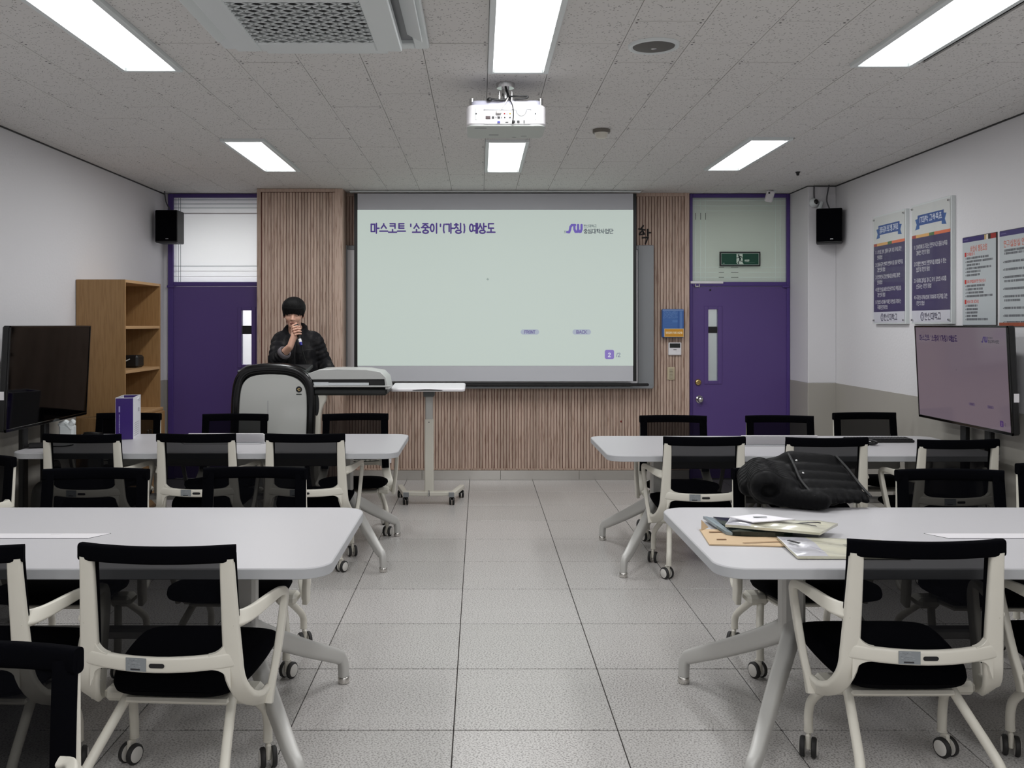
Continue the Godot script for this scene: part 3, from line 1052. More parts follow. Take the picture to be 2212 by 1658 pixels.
func projector() -> void:
	var o := thing("projector", "white projector hung from the ceiling, its sockets facing the room", "projector", V(0.135, 2.49, 4.805))
	var mb := MB.new()
	mb.prism(rrect(0.405, 0.31, 0.045), 0.0, 0.104, 0.01, Transform3D(FLAT, Vector3.ZERO))
	part("body", mb, mats["white_plastic"], o)
	mb = MB.new()
	mb.prism(rrect(0.36, 0.27, 0.03), 0.10, 0.13, 0.006, Transform3D(FLAT, Vector3.ZERO))
	part("top_deck", mb, mat("lilac_grey", Color(0.68, 0.68, 0.74), 0.4), o)
	mb = MB.new()
	for x in [-0.175, 0.178]:
		mb.lathe([Vector2(0.012, 0.10), Vector2(0.012, 0.142), Vector2(0.0, 0.145)], 12, Transform3D(Basis(), Vector3(x, 0, 0.11)))
	part("foot_screw", mb, mats["chrome"], o)
	mb = MB.new()
	mb.prism(rrect(0.4, 0.305, 0.04), -0.006, 0.0, 0.003, Transform3D(FLAT, Vector3.ZERO))
	part("underside", mb, mat("under_grey", Color(0.72, 0.74, 0.72), 0.5), o)
	mb = MB.new()
	for s in [[-0.13, 0.11, 0.06, 0.008], [-0.06, -0.06, 0.05, 0.02], [0.1, -0.09, 0.03, 0.006], [0.05, -0.12, 0.02, 0.006]]:
		mb.box(Vector3(s[0], -0.0062, s[1]), Vector3(s[2], 0.002, s[3]))
	part("vent_slot", mb, mats["frame_grey"], o)
	var z := 0.156
	boxpart("socket_panel", Vector3(0.005, 0.05, z - 0.002), Vector3(0.235, 0.09, 0.006), 0.003, mats["white_plastic"], o)
	mb = MB.new()
	mb.box(Vector3(-0.033, 0.077, z + 0.002), Vector3(0.165, 0.004, 0.003))
	mb.box(Vector3(0.115, 0.079, z + 0.002), Vector3(0.025, 0.004, 0.003))
	mb.tube(smooth_path([Vector3(0.05, 0.077, z + 0.001), Vector3(0.056, 0.058, z + 0.001), Vector3(0.076, 0.045, z + 0.001), Vector3(0.096, 0.058, z + 0.001), Vector3(0.103, 0.079, z + 0.001)]), 0.003, 6)
	part("grey_seam", mb, mats["frame_grey"], o)  # thin grey lines along the seams of the socket side
	mb = MB.new()
	mb.prism(rrect(0.04, 0.046, 0.018), 0, 0.004, 0.001, Transform3D(Basis(), Vector3(0.077, 0.07, z)))
	part("round_sticker", mb, mat("sticker_mix", Color(0.82, 0.79, 0.68), 0.4), o)
	for x in [-0.152, 0.147]:
		mb = MB.new()
		mb.box(Vector3(x, 0.056, z - 0.001), Vector3(0.012, 0.062, 0.006), 0.003)
		part("side_latch", mb, mats["cool_white"], o)
		boxpart("latch_screw", Vector3(x, 0.056, z + 0.003), Vector3(0.005, 0.008, 0.004), 0.001, mats["line_black"], o)
	boxpart("power_socket", Vector3(-0.092, 0.037, z + 0.002), Vector3(0.025, 0.016, 0.004), 0.001, mat("socket_maroon", Color(0.2, 0.12, 0.13), 0.5), o)
	mb = MB.new()
	for s in [[-0.067, 0.037, 0.012, 0.012], [-0.038, 0.037, 0.014, 0.011], [0.038, 0.016, 0.014, 0.012], [0.061, 0.016, 0.014, 0.012], [0.09, 0.016, 0.006, 0.014], [0.003, 0.013, 0.016, 0.004], [-0.052, 0.037, 0.004, 0.008], [-0.024, 0.037, 0.004, 0.008]]:
		mb.box(Vector3(s[0], s[1], z + 0.002), Vector3(s[2], s[3], 0.004))
	part("data_socket", mb, mats["line_black"], o)
	boxpart("blue_socket", Vector3(-0.038, 0.014, z + 0.003), Vector3(0.015, 0.011, 0.005), 0.001, mat("socket_blue", Color(0.12, 0.13, 0.5), 0.5), o)
	var cols := [Color(0.5, 0.08, 0.1), Color(0.75, 0.75, 0.78), Color(0.6, 0.5, 0.1), Color(0.15, 0.15, 0.15), Color(0.15, 0.15, 0.15)]
	var spots := [[-0.009, 0.057], [0.005, 0.057], [0.019, 0.057], [-0.008, 0.037], [0.019, 0.037]]
	for i in 5:
		mb = MB.new()
		mb.lathe([Vector2(0, 0.006), Vector2(0.002, 0.006), Vector2(0.0045, 0.003), Vector2(0.0045, 0)], 10, Transform3D(Basis(Vector3.RIGHT, PI / 2), Vector3(spots[i][0], spots[i][1], z)))
		part("round_jack", mb, mat("jack_%d" % i, cols[i], 0.4), o)
	# mount and leads
	mb = MB.new()
	mb.lathe([Vector2(0.0, 0.225), Vector2(0.045, 0.225), Vector2(0.05, 0.245), Vector2(0.05, 0.25)], 20, Transform3D(Basis(), Vector3(0.0, 0, 0.0)))
	mb.tube([Vector3(0, 0.13, 0), Vector3(0, 0.24, 0)], 0.02, 14)
	for s in [-1, 1]:
		mb.box(Vector3(s * 0.032, 0.165, 0.02), Vector3(0.008, 0.07, 0.06), 0.002)
	mb.box(Vector3(0, 0.135, 0.02), Vector3(0.11, 0.008, 0.1), 0.002)
	part("ceiling_mount", mb, mats["chrome"], o, "bright metal ceiling bracket")
	mb = MB.new()
	mb.tube(smooth_path([Vector3(0.0, 0.22, 0.05), Vector3(0.01, 0.17, 0.09), Vector3(0.02, 0.14, 0.12), Vector3(0.01, 0.135, 0.14), Vector3(-0.03, 0.128, 0.15), Vector3(-0.08, 0.132, 0.15)]), 0.006, 8)
	mb.tube(smooth_path([Vector3(0.01, 0.15, 0.13), Vector3(0.06, 0.147, 0.15), Vector3(0.105, 0.146, 0.15), Vector3(0.1, 0.137, 0.15), Vector3(0.04, 0.133, 0.14)]), 0.005, 8)
	mb.tube(smooth_path([Vector3(0.012, 0.14, 0.14), Vector3(0.03, 0.10, 0.166), Vector3(0.036, 0.06, 0.17), Vector3(0.033, 0.012, 0.168)]), 0.003, 8)
	mb.ball(Vector3(0.033, 0.013, 0.166), Vector3(0.006, 0.011, 0.006), 10)
	mb.ball(Vector3(-0.085, 0.13, 0.148), Vector3(0.014, 0.011, 0.011), 10)
	part("black_lead", mb, mats["black"], o, "black leads looped under the mount")
	mb = MB.new()
	mb.tube(smooth_path([Vector3(0.01, 0.14, 0.14), Vector3(-0.005, 0.11, 0.166), Vector3(-0.03, 0.073, 0.17)]), 0.0035, 8)
	mb.box(Vector3(-0.038, 0.062, 0.166), Vector3(0.03, 0.02, 0.018), 0.005)
	part("grey_lead", mb, mat("lead_grey", Color(0.68, 0.67, 0.66), 0.5), o, "grey video lead and plug")
func wall_speaker(x0: float, x1: float, y0: float, y1: float, d: float, dep: float, label: String, mount: Vector3) -> void:
	var o := thing("wall_speaker", label, "speaker", V((x0 + x1) / 2, y0, d + dep / 2), 0.0 if x0 < 0 else -0.36)
	var w := x1 - x0
	var h := y1 - y0
	boxpart("cabinet", Vector3(0, h / 2, 0), Vector3(w, h, dep), 0.008, mat("speaker_case", Color(0.1, 0.1, 0.105), 0.55), o)
	boxpart("front_grille", Vector3(0, h / 2 + 0.005, dep / 2 + 0.003), Vector3(w - 0.008, h - 0.02, 0.012), 0.004, mats["cloth"], o)
	boxpart("badge", Vector3(0.02 if w > 0.21 else 0.01, 0.035, dep / 2 + 0.0095), Vector3(0.026, 0.006, 0.002), 0.0005, mats["chrome"], o)
	var mb := MB.new()
	mb.box(Vector3(0, h * 0.55, -dep / 2 - 0.02), Vector3(0.05, 0.09, 0.05), 0.005)
	part("bracket", mb, mats["black"], o)
	mb = MB.new()
	mb.tube(smooth_path([Vector3(mount.x, h - 0.02, -dep / 2 + 0.01), Vector3(mount.x, h + 0.02, -dep / 2 + 0.0), Vector3(mount.y, h + 0.1, -dep / 2 - 0.02), Vector3(mount.z, CEIL - y0, -dep / 2 - 0.02)]), 0.006, 8)
	part("cable", mb, mat("cable_grey", Color(0.3, 0.3, 0.31), 0.5), o)


func wall_things() -> void:
	wall_speaker(-2.985, -2.78, 2.235, 2.536, 8.45, 0.2, "black box speaker high in the left corner, over the door frame's edge", Vector3(-0.03, -0.075, -0.09))
	wall_speaker(3.005, 3.222, 2.2, 2.508, 8.1, 0.17, "black box speaker high on the right pier, above the small camera's shoulder", Vector3(0.0, -0.02, 0.0))
	# white dome camera on the pier
	var o := thing("security_camera", "small pale round security camera beside the right speaker", "camera", V(3.02, 2.58, 8.30))
	var mb := MB.new()
	mb.ball(Vector3(0, 0, 0.0), Vector3(0.042, 0.042, 0.036), 18)
	part("dome", mb, mats["cool_white"], o)
	mb = MB.new()
	mb.lathe([Vector2(0, 0.045), Vector2(0.016, 0.043), Vector2(0.022, 0.036), Vector2(0.024, 0.02)], 18, Transform3D(Basis(Vector3.RIGHT, PI / 2 - 0.25) * Basis(Vector3.FORWARD, 0.35), Vector3(0.0, 0, 0)))
	part("lens", mb, mats["black_gloss"], o)
	boxpart("bracket", Vector3(0.06, -0.02, -0.01), Vector3(0.03, 0.07, 0.05), 0.006, mats["cool_white"], o, "", Basis(Vector3.FORWARD, 0.3))
	mb = MB.new()
	mb.tube(smooth_path([Vector3(0.012, 0.03, -0.02), Vector3(0.01, 0.08, -0.026), Vector3(0.012, CEIL - 2.58, -0.026)]), 0.006, 8)
	part("cable", mb, mats["cable_grey"], o)
	# motion sensor over the right door
	o = thing("motion_sensor", "white boxy motion sensor tilted down from the ceiling over the right door", "sensor", V(2.72, CEIL, 8.62))
	mb = MB.new()
	mb.lathe([Vector2(0, -0.025), Vector2(0.03, -0.02), Vector2(0.036, 0)], 16, Transform3D(Basis(), Vector3(0.04, 0, -0.03)))
	mb.box(Vector3(0.015, -0.03, -0.01), Vector3(0.03, 0.03, 0.04), 0.006)
	part("bracket", mb, mats["cool_white"], o)
	boxpart("housing", Vector3(0, -0.055, 0.0), Vector3(0.07, 0.11, 0.045), 0.01, mats["white_plastic"], o, "", Basis(Vector3.FORWARD, 0.2) * Basis(Vector3.RIGHT, 0.35))
	boxpart("eye", Vector3(-0.014, -0.03, 0.035), Vector3(0.016, 0.014, 0.01), 0.003, mats["black"], o)
	# black cut-out letter beside the screen
	o = thing("wall_letter", "black brushed wooden letter on the slats at the screen's right edge", "letter", V(1.575, 2.35, 8.776))
	mb = MB.new()
	for s in [[-0.01, 0.075, -0.03, 0.05], [-0.055, 0.045, 0.005, 0.035], [-0.045, 0.0, -0.02, 0.03], [-0.02, 0.03, 0.0, -0.005], [0.0, -0.005, -0.045, -0.01], [0.03, 0.04, 0.032, -0.02], [0.032, 0.01, 0.058, 0.008], [-0.02, -0.04, 0.035, -0.035], [0.035, -0.035, 0.01, -0.095]]:
		var a := Vector2(s[0], s[1])
		var b := Vector2(s[2], s[3])
		mb.box(Vector3((a.x + b.x) / 2, (a.y + b.y) / 2, 0), Vector3((b - a).length() + 0.012, 0.013, 0.016), 0.004, Basis(Vector3.BACK, (b - a).angle()))
	part("strokes", mb, mats["line_black"], o)
	# document box, thermostat, switch, socket
	o = thing("document_box", "blue document box with an orange name strip on the slats", "box", V(1.835, 1.36, 8.73))
	var pen := Pen.new(192, 256, Color(0.25, 0.41, 0.66))
	pen.rect(0, 0, 192, 16, Color(0.42, 0.53, 0.72))
	for i in 500:
		var q := Vector2(rng.randf_range(6, 138), rng.randf_range(18, 84))
		pen.line(q, q + Vector2(rng.randf_range(2, 9), rng.randf_range(-2, 2)), 1.5, Color(0.2, 0.36, 0.62).lerp(Color(0.5, 0.62, 0.8), rng.randf()))
	pen.rect(140, 16, 146, 190, Color(0.13, 0.3, 0.58))
	pen.rect(160, 20, 176, 190, Color(0.36, 0.5, 0.72))
	for i in 3:
		pen.rect(16, 100 + i * 26, 130, 102 + i * 26, Color(0.3, 0.46, 0.7))
	pen.rect(90, 100, 138, 122, Color(0.31, 0.48, 0.72))
	boxpart("tray", Vector3(0, 0.133, -0.012), Vector3(0.205, 0.27, 0.05), 0.006, mat("box_blue", Color(0.2, 0.33, 0.55), 0.35), o)
	mb = MB.new()
	mb.quad(Vector3(-0.1, 0.005, 0.0145), Vector3(0.1, 0.005, 0.0145), Vector3(0.1, 0.266, 0.0145), Vector3(-0.1, 0.266, 0.0145), Vector3.BACK)
	part("papers", mb, printed("box_print", pen.tex(), 0.3), o)
	pen = Pen.new(320, 136, Color(0.82, 0.58, 0.16))
	for s in [[0, 0, 320, 6], [0, 130, 320, 136], [0, 0, 6, 136], [314, 0, 320, 136]]:
		pen.rect(s[0], s[1], s[2], s[3], Color(0.85, 0.8, 0.68))
	pen.fit("안전관리 자료 보관함", 24, 300, 50, 34, 4.5, Color(0.97, 0.95, 0.85))
	boxpart("name_plate", Vector3(0.008, 0.043, 0.017), Vector3(0.186, 0.082, 0.006), 0.002, mats["box_blue"], o)
	mb = MB.new()
	mb.quad(Vector3(-0.084, 0.003, 0.0203), Vector3(0.1, 0.003, 0.0203), Vector3(0.1, 0.083, 0.0203), Vector3(-0.084, 0.083, 0.0203), Vector3.BACK)
	part("name_strip", mb, printed("box_name", pen.tex(), 0.4), o)
	o = thing("thermostat", "small white wall thermostat with dark display, under the blue box", "thermostat", V(1.862, 1.19, 8.77))
	boxpart("case", Vector3(0, 0.06, 0), Vector3(0.123, 0.12, 0.025), 0.005, mats["white_plastic"], o)
	boxpart("display", Vector3(0, 0.091, 0.012), Vector3(0.1, 0.042, 0.004), 0.001, mat("lcd", Color(0.09, 0.11, 0.1), 0.2), o)
	boxpart("slot", Vector3(0, 0.052, 0.0125), Vector3(0.03, 0.006, 0.002), 0.0, mats["line_black"], o)
	o = thing("light_switch", "cream light switch plate below the thermostat", "switch", V(1.828, 0.955, 8.775))
	boxpart("plate", Vector3(0, 0.06, 0), Vector3(0.072, 0.122, 0.012), 0.004, mat("switch_cream", Color(0.76, 0.71, 0.6), 0.4), o)
	for k in 3:
		boxpart("rocker", Vector3(0, 0.092 - k * 0.032, 0.008), Vector3(0.036, 0.03, 0.008), 0.002, mat("switch_key", Color(0.66, 0.62, 0.53), 0.4), o)
	o = thing("wall_socket", "white wall socket low on the slats behind the far left table's end", "socket", V(-0.88, 0.16, 8.775))
	boxpart("plate", Vector3(0, 0.06, 0), Vector3(0.075, 0.12, 0.012), 0.003, mats["white_plastic"], o)
	mb = MB.new()
	mb.lathe([Vector2(0, -0.002), Vector2(0.02, -0.002), Vector2(0.022, 0.004), Vector2(0.024, 0.0)], 18, Transform3D(Basis(Vector3.RIGHT, PI / 2), Vector3(0, 0.06, 0.007)))
	part("socket_ring", mb, mats["frame_grey"], o)
	o = thing("wall_bolt", "small dark bolt hole alone in the slats under the screen", "bolt", V(1.352, 0.555, 8.783))
	boxpart("bolt_head", Vector3.ZERO, Vector3(0.018, 0.018, 0.01), 0.004, mats["groove"], o)
	# emergency exit sign on the fanlight
	o = thing("exit_sign", "green running figure exit sign fixed to the right fanlight", "sign", V(2.496, 2.04, 8.815))
	mb = MB.new()
	for s in [[0, 0.006, 0.388, 0.012], [0, 0.133, 0.388, 0.012], [-0.188, 0.069, 0.012, 0.116], [0.188, 0.069, 0.012, 0.116]]:
		mb.box(Vector3(s[0], s[1], 0.004), Vector3(s[2], s[3], 0.03), 0.003)
	part("sign_frame", mb, mats["dark_grey"], o)
	pen = Pen.new(512, 172, Color(0.06, 0.29, 0.215))
	pen.rect(0, 0, 512, 10, Color(0.7, 0.74, 0.71))
	pen.rect(0, 162, 512, 172, Color(0.6, 0.68, 0.64))
	pen.rect(0, 0, 8, 172, Color(0.75, 0.8, 0.77))
	pen.rect(504, 0, 512, 172, Color(0.75, 0.8, 0.77))
	var pale := Color(0.82, 0.88, 0.83)
	pen.poly(PackedVector2Array([Vector2(208, 16), Vector2(290, 16), Vector2(290, 140), Vector2(306, 160), Vector2(226, 160), Vector2(208, 140)]), pale)
	var dk := Color(0.03, 0.17, 0.12)
	pen.line(Vector2(238, 32), Vector2(238.5, 32), 21, dk)
	pen.path([Vector2(244, 52), Vector2(258, 84)], 22, dk)
	pen.path([Vector2(244, 50), Vector2(228, 70), Vector2(212, 72)], 9, dk)
	pen.path([Vector2(258, 48), Vector2(276, 56), Vector2(284, 74)], 9, dk)
	pen.path([Vector2(256, 88), Vector2(264, 116), Vector2(292, 118)], 11, dk)
	pen.path([Vector2(252, 88), Vector2(242, 120), Vector2(228, 136), Vector2(240, 158)], 11, dk)
	pen.fit("비상문", 318, 382, 94, 30, 4.5, pale)
	pen.rect(320, 134, 452, 137, Color(0.3, 0.5, 0.42))
	pen.rect(24, 142, 48, 150, Color(0.7, 0.8, 0.74))
	mb = MB.new()
	mb.quad(Vector3(-0.183, 0.011, 0.01), Vector3(0.183, 0.011, 0.01), Vector3(0.183, 0.128, 0.01), Vector3(-0.183, 0.128, 0.01), Vector3.BACK)
	part("sign_face", mb, printed("exit_print", pen.tex(), 0.25), o)
	posters()


func goal_print(title: String, items: Array, squeeze: float) -> ImageTexture:
	var p := Pen.new(620, 930, Color(0.16, 0.10, 0.32))
	var pale := Color(0.80, 0.81, 0.80)
	p.rect(0, 0, 620, 232, pale)
	p.rect(0, 836, 620, 930, Color(0.79, 0.79, 0.82))
	for s in [[0, 70, Color(0.62, 0.2, 0.15)], [70, 290, Color(0.85, 0.65, 0.38)], [290, 372, Color(0.29, 0.42, 0.2)], [372, 620, Color(0.85, 0.42, 0.25)]]:
		p.rect(s[0], 232, s[1], 256, s[2])
	var blue := Color(0.10, 0.28, 0.56)
	p.poly(PackedVector2Array([Vector2(56, 108), Vector2(130, 100), Vector2(130, 186), Vector2(56, 192), Vector2(82, 150)]), Color(0.12, 0.34, 0.6))
	p.poly(PackedVector2Array([Vector2(564, 108), Vector2(490, 100), Vector2(490, 186), Vector2(564, 192), Vector2(538, 150)]), Color(0.12, 0.34, 0.6))
	p.rect(98, 78, 522, 160, blue)
	var tw := p.width(title)
	var em := minf(54.0, 372.0 / tw)
	p.text(title, 310.0 - tw * em * 0.5, 119.0 - 27.0, em, 5.0, Color(0.93, 0.94, 0.95))
	if em < 46.0:
		p.rect(100, 80, 520, 158, blue)
		p.text(title, 310.0 - tw * em * 0.5, 92, 54.0, 4.5, Color(0.93, 0.94, 0.95), em / 54.0)
	var y := 292.0 if items.size() == 5 else 312.0
	var step := 110.0 if items.size() == 5 else 134.0
	for i in items.size():
		var q: Array = items[i]
		p.text("%d)" % (i + 1), 36, y, 34, 3.6, pale)
		p.text(q[0], 76, y, 36, 3.6, pale, squeeze)
		p.text(q[1], 76, y + 46, 36, 3.6, pale, squeeze)
		y += step
	p.oval(Vector2(176, 884), Vector2(26, 30), 8, Color(0.13, 0.12, 0.25))
	p.oval(Vector2(176, 884), Vector2(12, 15), 4, Color(0.13, 0.12, 0.25))
	p.path([Vector2(162, 868), Vector2(176, 876), Vector2(190, 868)], 4, Color(0.13, 0.12, 0.25))
	p.fit("한신대학교", 214, 480, 856, 56, 7.5, Color(0.13, 0.12, 0.22))
	return p.tex()


func rule_print(title: String, red: Array, rows: Array, wide: float) -> ImageTexture:
	var p := Pen.new(440, 620, Color(0.73, 0.755, 0.765))
	p.rect(0, 0, 440, 34, Color(0.2, 0.15, 0.4))
	p.rect(16, 14, 78, 20, Color(0.4, 0.36, 0.55))
	if red.size():
		for s in [[292, Color(0.75, 0.65, 0.45)], [318, Color(0.9, 0.86, 0.8)], [340, Color(0.12, 0.05, 0.04)], [372, Color(0.6, 0.12, 0.1)]]:
			p.rect(s[0], 0, 440, 34, s[1])
	p.fit(title, 220 - wide, 220 + wide, 64, 44, 4.5, Color(0.76, 0.4, 0.33))
	for r in red:
		p.rect(30, r[1], 54, r[1] + 30, Color(0.74, 0.2, 0.17))
		p.fit(r[0], 64, r[2], r[1] + 3, 23, 2.6, Color(0.78, 0.36, 0.32))
	# lines of print too small to read in the photograph: left as dashes of ink
	var ink := Color(0.17, 0.17, 0.2)
	for r in rows:
		if r[2]:
			p.rect(42, r[0] + 5, 49, r[0] + 12, ink)
		var x := 58.0
		while x < r[1]:
			var w := rng.randf_range(7, 12)
			var h := rng.randf_range(12, 15)
			for k in 3:
				var yy: float = r[0] + 0.5 + k * 5.0
				p.rect(x, yy, x + w - 1, yy + 3.6, ink.lerp(Color(0.5, 0.5, 0.53), rng.randf() * 0.25))
			p.rect(x + w * 0.6, r[0], x + w * 0.6 + 2.6, r[0] + h + 1, ink)
			x += w + (6.0 if rng.randf() < 0.22 else 1.0)
	return p.tex()


func posters() -> void:
	var a := goal_print("컴퓨터공학 프로그램 교육목표", [["수학 및 과학, 컴퓨터 공학 기초 지식을 갖춘", "인재 양성"], ["컴퓨터공학 분야의 전문지식 및 응용 학문력을", "갖춘 인재 양성"], ["창의적인 사고와 문제 해결 능력을 겸비한", "인재 양성"], ["열린 인성을 바탕으로 윤리의식과 책임감을", "갖춘 인재 양성"], ["정보화 사회에서 학제간 다변성을 지향하는", "국제화된 인재 양성"]], 0.68)
	var b := goal_print("IT대학 교육목표", [["21세기에 요구되는 전문지식과 응용 능력을", "겸비한 IT인의 양성"], ["다양한 분야의 전문지식을 융합할 수 있는", "협조적 IT인의 양성"], ["국제적 감각을 갖추고 지식 정보화 시대를", "선도하는 IT인의 양성"], ["국가와 지역사회에 기여하며 지도력을 갖춘", "IT인의 양성"]], 0.72)
	var rows := []
	for y in [[142, 340, true], [166, 400, true], [190, 230, false], [214, 380, true], [238, 240, true], [262, 236, true], [338, 300, true], [362, 270, true], [386, 280, true], [410, 390, true], [478, 200, true], [502, 200, true], [526, 200, true], [550, 200, true], [574, 330, true]]:
		rows.append(y)
	var c := rule_print("비상시 행동요령", [["화재발생 시", 106, 170], ["유해 화학물질에 의한 인체 손상 시", 300, 310], ["비상시 대피 체크사항", 442, 220]], rows, 110.0)
	rows = []
	for y in [[122, 380, false], [142, 330, false], [196, 400, true], [246, 400, true], [296, 400, true], [322, 390, false], [372, 400, true], [422, 400, true], [448, 240, false], [498, 400, true], [548, 400, true], [590, 390, true]]:
		rows.append(y)
	var d := rule_print("연구(실험)실 안전수칙", [], rows, 170.0)
	var clear := mat("acrylic", Color(1, 1, 1, 0.02), 0.03)
	clear.metallic_specular = 0.2
	clear.transparency = BaseMaterial3D.TRANSPARENCY_ALPHA
	# tex, depth of its far and near edge, bottom, top, thickness, label
	for s in [[a, 7.484, 6.915, 1.485, 2.355, "tall purple framed notice with five numbered lines, furthest along the right wall", true], [b, 6.824, 6.245, 1.485, 2.36, "tall purple framed notice with four numbered lines, its foot behind the screen top", true],
		[c, 6.144, 5.738, 1.475, 2.06, "grey notice with red headings and a picture in its top corner", false], [d, 5.707, 5.297, 1.47, 2.06, "grey notice of plain black lines cut by the photograph's right edge", false]]:
		var w: float = s[1] - s[2]
		var h: float = s[4] - s[3]
		var th := 0.03 if s[6] else 0.008
		var o := thing("notice", s[5], "notice", V(XR, s[3], (s[1] + s[2]) / 2), -PI / 2, "notices on the right wall")
		boxpart("board", Vector3(0, h / 2, th / 2 - 0.002), Vector3(w, h, th), 0.002, mats["cool_white"] if s[6] else mats["dark_grey"], o)
		var mb := MB.new()
		var e := 0.012 if s[6] else 0.004
		mb.quad(Vector3(-w / 2 + e, e, th), Vector3(w / 2 - e, e, th), Vector3(w / 2 - e, h - e, th), Vector3(-w / 2 + e, h - e, th), Vector3.BACK)
		part("print", mb, printed("notice_%d" % taken["notice"], s[0], 0.35), o)
		if s[6]:
			boxpart("acrylic_cover", Vector3(0, h / 2, th + 0.005), Vector3(w, h, 0.004), 0.001, clear, o)
			for x in [-1, 1]:
				for y in [0.03, h - 0.03]:
					mb = MB.new()
					mb.lathe([Vector2(0, 0.012), Vector2(0.006, 0.012), Vector2(0.008, 0.006), Vector2(0.008, 0)], 10, Transform3D(Basis(Vector3.RIGHT, PI / 2), Vector3(x * (w / 2 - 0.025), y, th)))
					part("standoff", mb, mats["chrome"], o)
		elif s[0] == d:
			mb = MB.new()
			for k in 4:
				mb.box(Vector3(-w / 2 + w / 8 + k * w / 4, 0.012, th + 0.0006), Vector3(w / 4 - 0.002, 0.022, 0.001))
			part("colour_bar", mb, mat("bar_rust", Color(0.6, 0.3, 0.2), 0.5), o)


func slide_print() -> Pen:
	# the slide: title, emblem, captions and page number (its mascot drawings are left out)
	var p := Pen.new(1196, 674, Color(0.80, 0.85, 0.82))
	var pur := Color(0.315, 0.25, 0.52)
	p.fit("마스코트 '소중이'(가칭) 예상도", 58, 600, 58, 45, 6.2, pur)
	var lg := Color(0.46, 0.40, 0.74)
	p.path([Vector2(910, 96), Vector2(918, 97), Vector2(922, 86), Vector2(924, 74), Vector2(930, 66), Vector2(944, 66)], 10, lg)
	p.path([Vector2(941, 66), Vector2(941, 84), Vector2(946, 95), Vector2(954, 95), Vector2(957, 84), Vector2(957, 66)], 10, lg)
	p.path([Vector2(957, 84), Vector2(962, 95), Vector2(968, 95), Vector2(972, 84), Vector2(972, 66)], 10, lg)
	p.text("회", 896, 90, 11, 1.4, Color(0.5, 0.56, 0.56))
	p.fit("한신대학교", 981, 1038, 64, 12, 1.5, Color(0.44, 0.49, 0.5))
	p.fit("중심대학사업단", 981, 1111, 82, 21, 2.4, Color(0.33, 0.36, 0.39))
	for s in [["FRONT", 748, 528], ["BACK", 973, 528]]:
		p.line(Vector2(s[1] - 29, s[2]), Vector2(s[1] + 29, s[2]), 22, Color(0.70, 0.735, 0.795))
		p.fit(s[0], s[1] - 24, s[1] + 24, s[2] - 8, 16, 2.4, Color(0.45, 0.42, 0.62))
	for k in [[1081, 613], [1105, 613], [1105, 637], [1081, 637]]:
		p.line(Vector2(k[0], k[1]), Vector2(k[0] + 0.1, k[1]), 16, Color(0.55, 0.48, 0.77))
	p.rect(1073, 613, 1113, 637, Color(0.55, 0.48, 0.77))
	p.rect(1081, 605, 1105, 645, Color(0.55, 0.48, 0.77))
	p.text("2", 1087, 617, 20, 3.0, Color(0.92, 0.93, 0.97))
	p.text("/2", 1122, 617, 20, 2.4, Color(0.5, 0.52, 0.62))
	p.line(Vector2(565, 296), Vector2(565.5, 304), 3.0, Color(0.6, 0.66, 0.64))
	p.line(Vector2(561, 300), Vector2(569, 300), 3.0, Color(0.6, 0.66, 0.64))
	return p


func screen_and_board() -> void:
	var o := thing("whiteboard", "grey framed whiteboard, mostly hidden behind the projection screen", "whiteboard", V(0.17, 0.885, 8.74))
	var mb := MB.new()
	for s in [[-1.457, 0.675, 0.06, 1.35], [1.41, 0.675, 0.15, 1.35], [0, 1.328, 2.85, 0.04], [0, 0.022, 2.85, 0.04]]:
		mb.box(Vector3(s[0], s[1], 0.0 if absf(s[0]) > 0.1 else -0.003), Vector3(s[2], s[3], 0.03), 0.004)
	part("frame", mb, mats["frame_grey"], o)
	boxpart("writing_surface", Vector3(0, 0.675, -0.006), Vector3(2.87, 1.32, 0.012), 0.0, mats["white_plastic"], o)
	boxpart("pen_tray", Vector3(0, 0.0, 0.03), Vector3(2.94, 0.018, 0.06), 0.004, mats["frame_grey"], o)
	o = thing("projection_screen", "pulled down projection screen showing a pale green slide", "screen", V(0.1475, 0.93, 8.62))
	boxpart("screen_case", Vector3(0.0, CEIL - 0.93 - 0.01, -0.03), Vector3(2.74, 0.018, 0.07), 0.006, mats["cool_white"], o)
	mb = MB.new()
	for x in [-1, 1]:
		mb.box(Vector3(x * 1.308, 0.9, 0), Vector3(0.032, 1.76, 0.003))
	part("black_border", mb, mats["black"], o)
	boxpart("screen_fabric", Vector3(0, 0.9, -0.001), Vector3(2.6, 1.76, 0.003), 0.0, mat("screen_grey", Color(0.76, 0.765, 0.785), 0.85), o)
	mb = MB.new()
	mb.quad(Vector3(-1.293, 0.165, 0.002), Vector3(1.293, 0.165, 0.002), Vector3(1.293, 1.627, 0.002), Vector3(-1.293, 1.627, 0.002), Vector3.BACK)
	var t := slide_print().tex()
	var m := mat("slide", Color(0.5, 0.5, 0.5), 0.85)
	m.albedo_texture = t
	m.emission_enabled = true  # projector light put into the slide as its own glow
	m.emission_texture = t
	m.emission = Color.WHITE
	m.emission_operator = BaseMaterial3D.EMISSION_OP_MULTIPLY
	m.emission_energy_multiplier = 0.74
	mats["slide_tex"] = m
	part("glowing_slide", mb, m, o, "pale green slide with purple Korean title")
	boxpart("weight_bar", Vector3(0.06, -0.012, 0), Vector3(2.76, 0.026, 0.03), 0.008, mats["black"], o)
